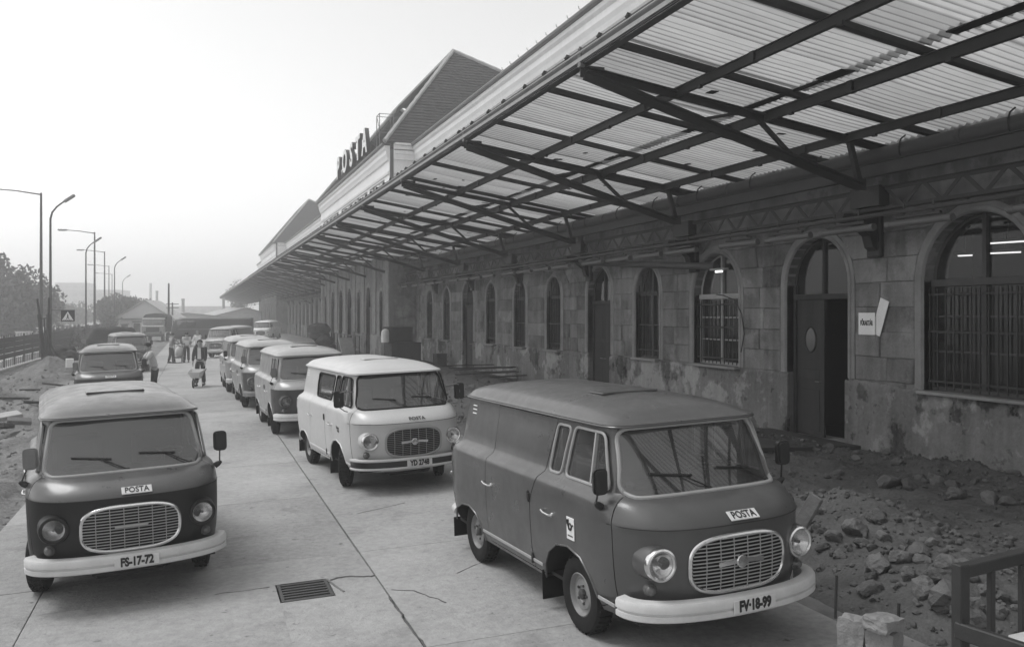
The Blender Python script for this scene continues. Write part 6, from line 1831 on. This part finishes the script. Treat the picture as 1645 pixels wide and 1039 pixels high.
# far buildings
def house(u, vb, d, w, l_, h, rise, label, m='house', gable_front=True, rz=0., ov=.35):
    p = at(u, vb, d); g = gz(p.x, p.y) - .4; r_ = empty('house', (p.x, p.y, g), rz, label, 'house')
    b_ = MB(); b_.prism([(-w / 2, 0), (w / 2, 0), (w / 2, h), (0, h + rise), (-w / 2, h)], lambda a_, c_, q: (a_, q, c_), 0, l_); b_.build('wall', MT[m], r_)
    b_ = MB()
    for s in (-1, 1):
        n_ = Vector((s * rise, 0, w / 2)).normalized(); a_, c_ = Vector((0, 0, h + rise)) + n_ * .02, Vector((s * (w / 2 + ov), 0, h - rise * ov / (w / 2))) + n_ * .02
        b_.add([(a_.x, -ov, a_.z), (c_.x, -ov, c_.z), (c_.x, l_ + ov, c_.z), (a_.x, l_ + ov, a_.z)] + [(q.x, y_, q.z + .12) for q, y_ in ((a_, -ov), (c_, -ov), (c_, l_ + ov), (a_, l_ + ov))], [(0, 1, 2, 3), (4, 5, 6, 7), (0, 1, 5, 4), (1, 2, 6, 5), (2, 3, 7, 6)])
    b_.build('roof', MT['seal_l'], r_)
    return r_
hs = house(232, 530, 116, 7.4, 14, 2.6, 2.5, 'white gabled house at the end of the yard behind the lorry', rz=R(-6))
for x, w, z in ((-2.4, .8, 1.3), (-.9, .8, 1.6), (.8, .8, 1.6)):
    b_ = MB(); b_.box((x, -.02, z), (w, .06, 1.4 if x < -2 else 1.1)); wi = b_.build('window', MT['dark' if x < -2 else 'dglass'], hs)
    b_ = MB(); b_.box((x, -.05, z + .72), (w + .3, .1, .12)); b_.build('window_head', MT['frame'], wi)
b_ = MB(); b_.box((-1.6, -.5, 2.75), (3.4, 1.1, .10)); b_.build('awning', MT['zinc_d'], hs)
house(300, 512, 140, 13, 10, 2.6, .7, 'flat-roofed grey shed behind the long panel van', 'block', rz=R(4))
house(395, 512, 150, 10, 12, 2.6, 1.3, 'low pale building with a rounded grey roof behind the far vans', 'house', rz=R(12))
def block_house(u, vtop, d, w, dp, label, nfl, nw):
    p = at(u, vtop, d); g = -1.; H = p.z - g; r_ = empty('apartment_block', (p.x, p.y, g), R(-10), label, 'building', 'hazy blocks on the skyline')
    b_ = MB(); b_.box((0, 0, H / 2), (w, dp, H)); b_.build('wall', MT['block'], r_)
    b_ = MB()
    for i in range(nfl):
        for k in range(nw): b_.box((-w / 2 + w * (k + .5) / nw, -dp / 2 - .02, H * (i + .6) / (nfl + .4)), (w / nw * .5, .1, H / nfl * .45))
    tag(b_.build('windows', MT['frame_l'], r_), kind='stuff')
block_house(110, 466, 330, 40, 14, 'long pale apartment block in the haze behind the lamps', 5, 14)
block_house(122, 455, 360, 12, 12, 'narrow tower block in the haze rising behind the long block', 8, 4)
block_house(310, 492, 300, 30, 14, 'low hazy building behind the chimneys', 3, 10)
for i, (u, v, d, r_) in enumerate(((252, 470, 190, .26), (242, 457, 260, .34), (294, 483, 170, .28), (359, 482, 170, .25))):
    p = at(u, v, d); b_ = MB(); b_.lathe([(r_ * 1.3, 0), (r_, p.z + 1), (r_ * 1.15, p.z + 1.0), (r_ * 1.15, p.z + 1.4)], (p.x, p.y, -1), (0, 0, 1), 10)
    tag(b_.build('chimney', MT['block'], None, True, sharp=30), ('slim chimney just above the roof of the gabled house', 'taller faint spire-like chimney left of the slim one', 'short chimney above the long panel van', 'short stub of a chimney near the tip of the canopy')[i], 'chimney', 'chimneys on the skyline')
for i, (u, v, d) in enumerate(((271, 455, 100), (277, 486, 120))):
    p = at(u, v, d); r_ = empty('telegraph_pole', (p.x, p.y, -.3), 0, ('tall wooden telegraph pole right of the gabled house', 'short telegraph pole with crossarms by the flat-roofed shed')[i], 'pole')
    b_ = MB(); b_.tube([(0, 0, 0), (0, 0, p.z + .3)], [.14, .09], 8); b_.build('pole_shaft', MT['wood_d'], r_, True)
    if i:
        for z in (.2, .7): b_ = MB(); b_.box((0, 0, p.z + .3 - z), (1.6, .1, .1)); b_.build('crossarm', MT['wood_d'], r_)
tree(388, 448, 190, None, 7, 'bare-looking faint tree above the far tip of the canopy', 12, n=1500, ls=.22)
# end of the yard: low dark shed under the tip of the canopy
# ------------------------------------------------------------------ haze
hz = MB(); hz.box((0, 1100, 12), (3300, 3200, 27.4))
HM = bpy.data.materials.new('haze'); HM.use_nodes = True
n_, l_ = HM.node_tree.nodes, HM.node_tree.links; n_.clear()
pvx_ = n_.new('ShaderNodeVolumePrincipled'); pvx_.inputs['Color'].default_value = (1, 1, 1, 1); pvx_.inputs['Density'].default_value = .0029; pvx_.inputs['Anisotropy'].default_value = .5
oo = n_.new('ShaderNodeOutputMaterial'); l_.new(pvx_.outputs[0], oo.inputs['Volume'])
ho = hz.build('haze', HM); tag(ho, kind='stuff')
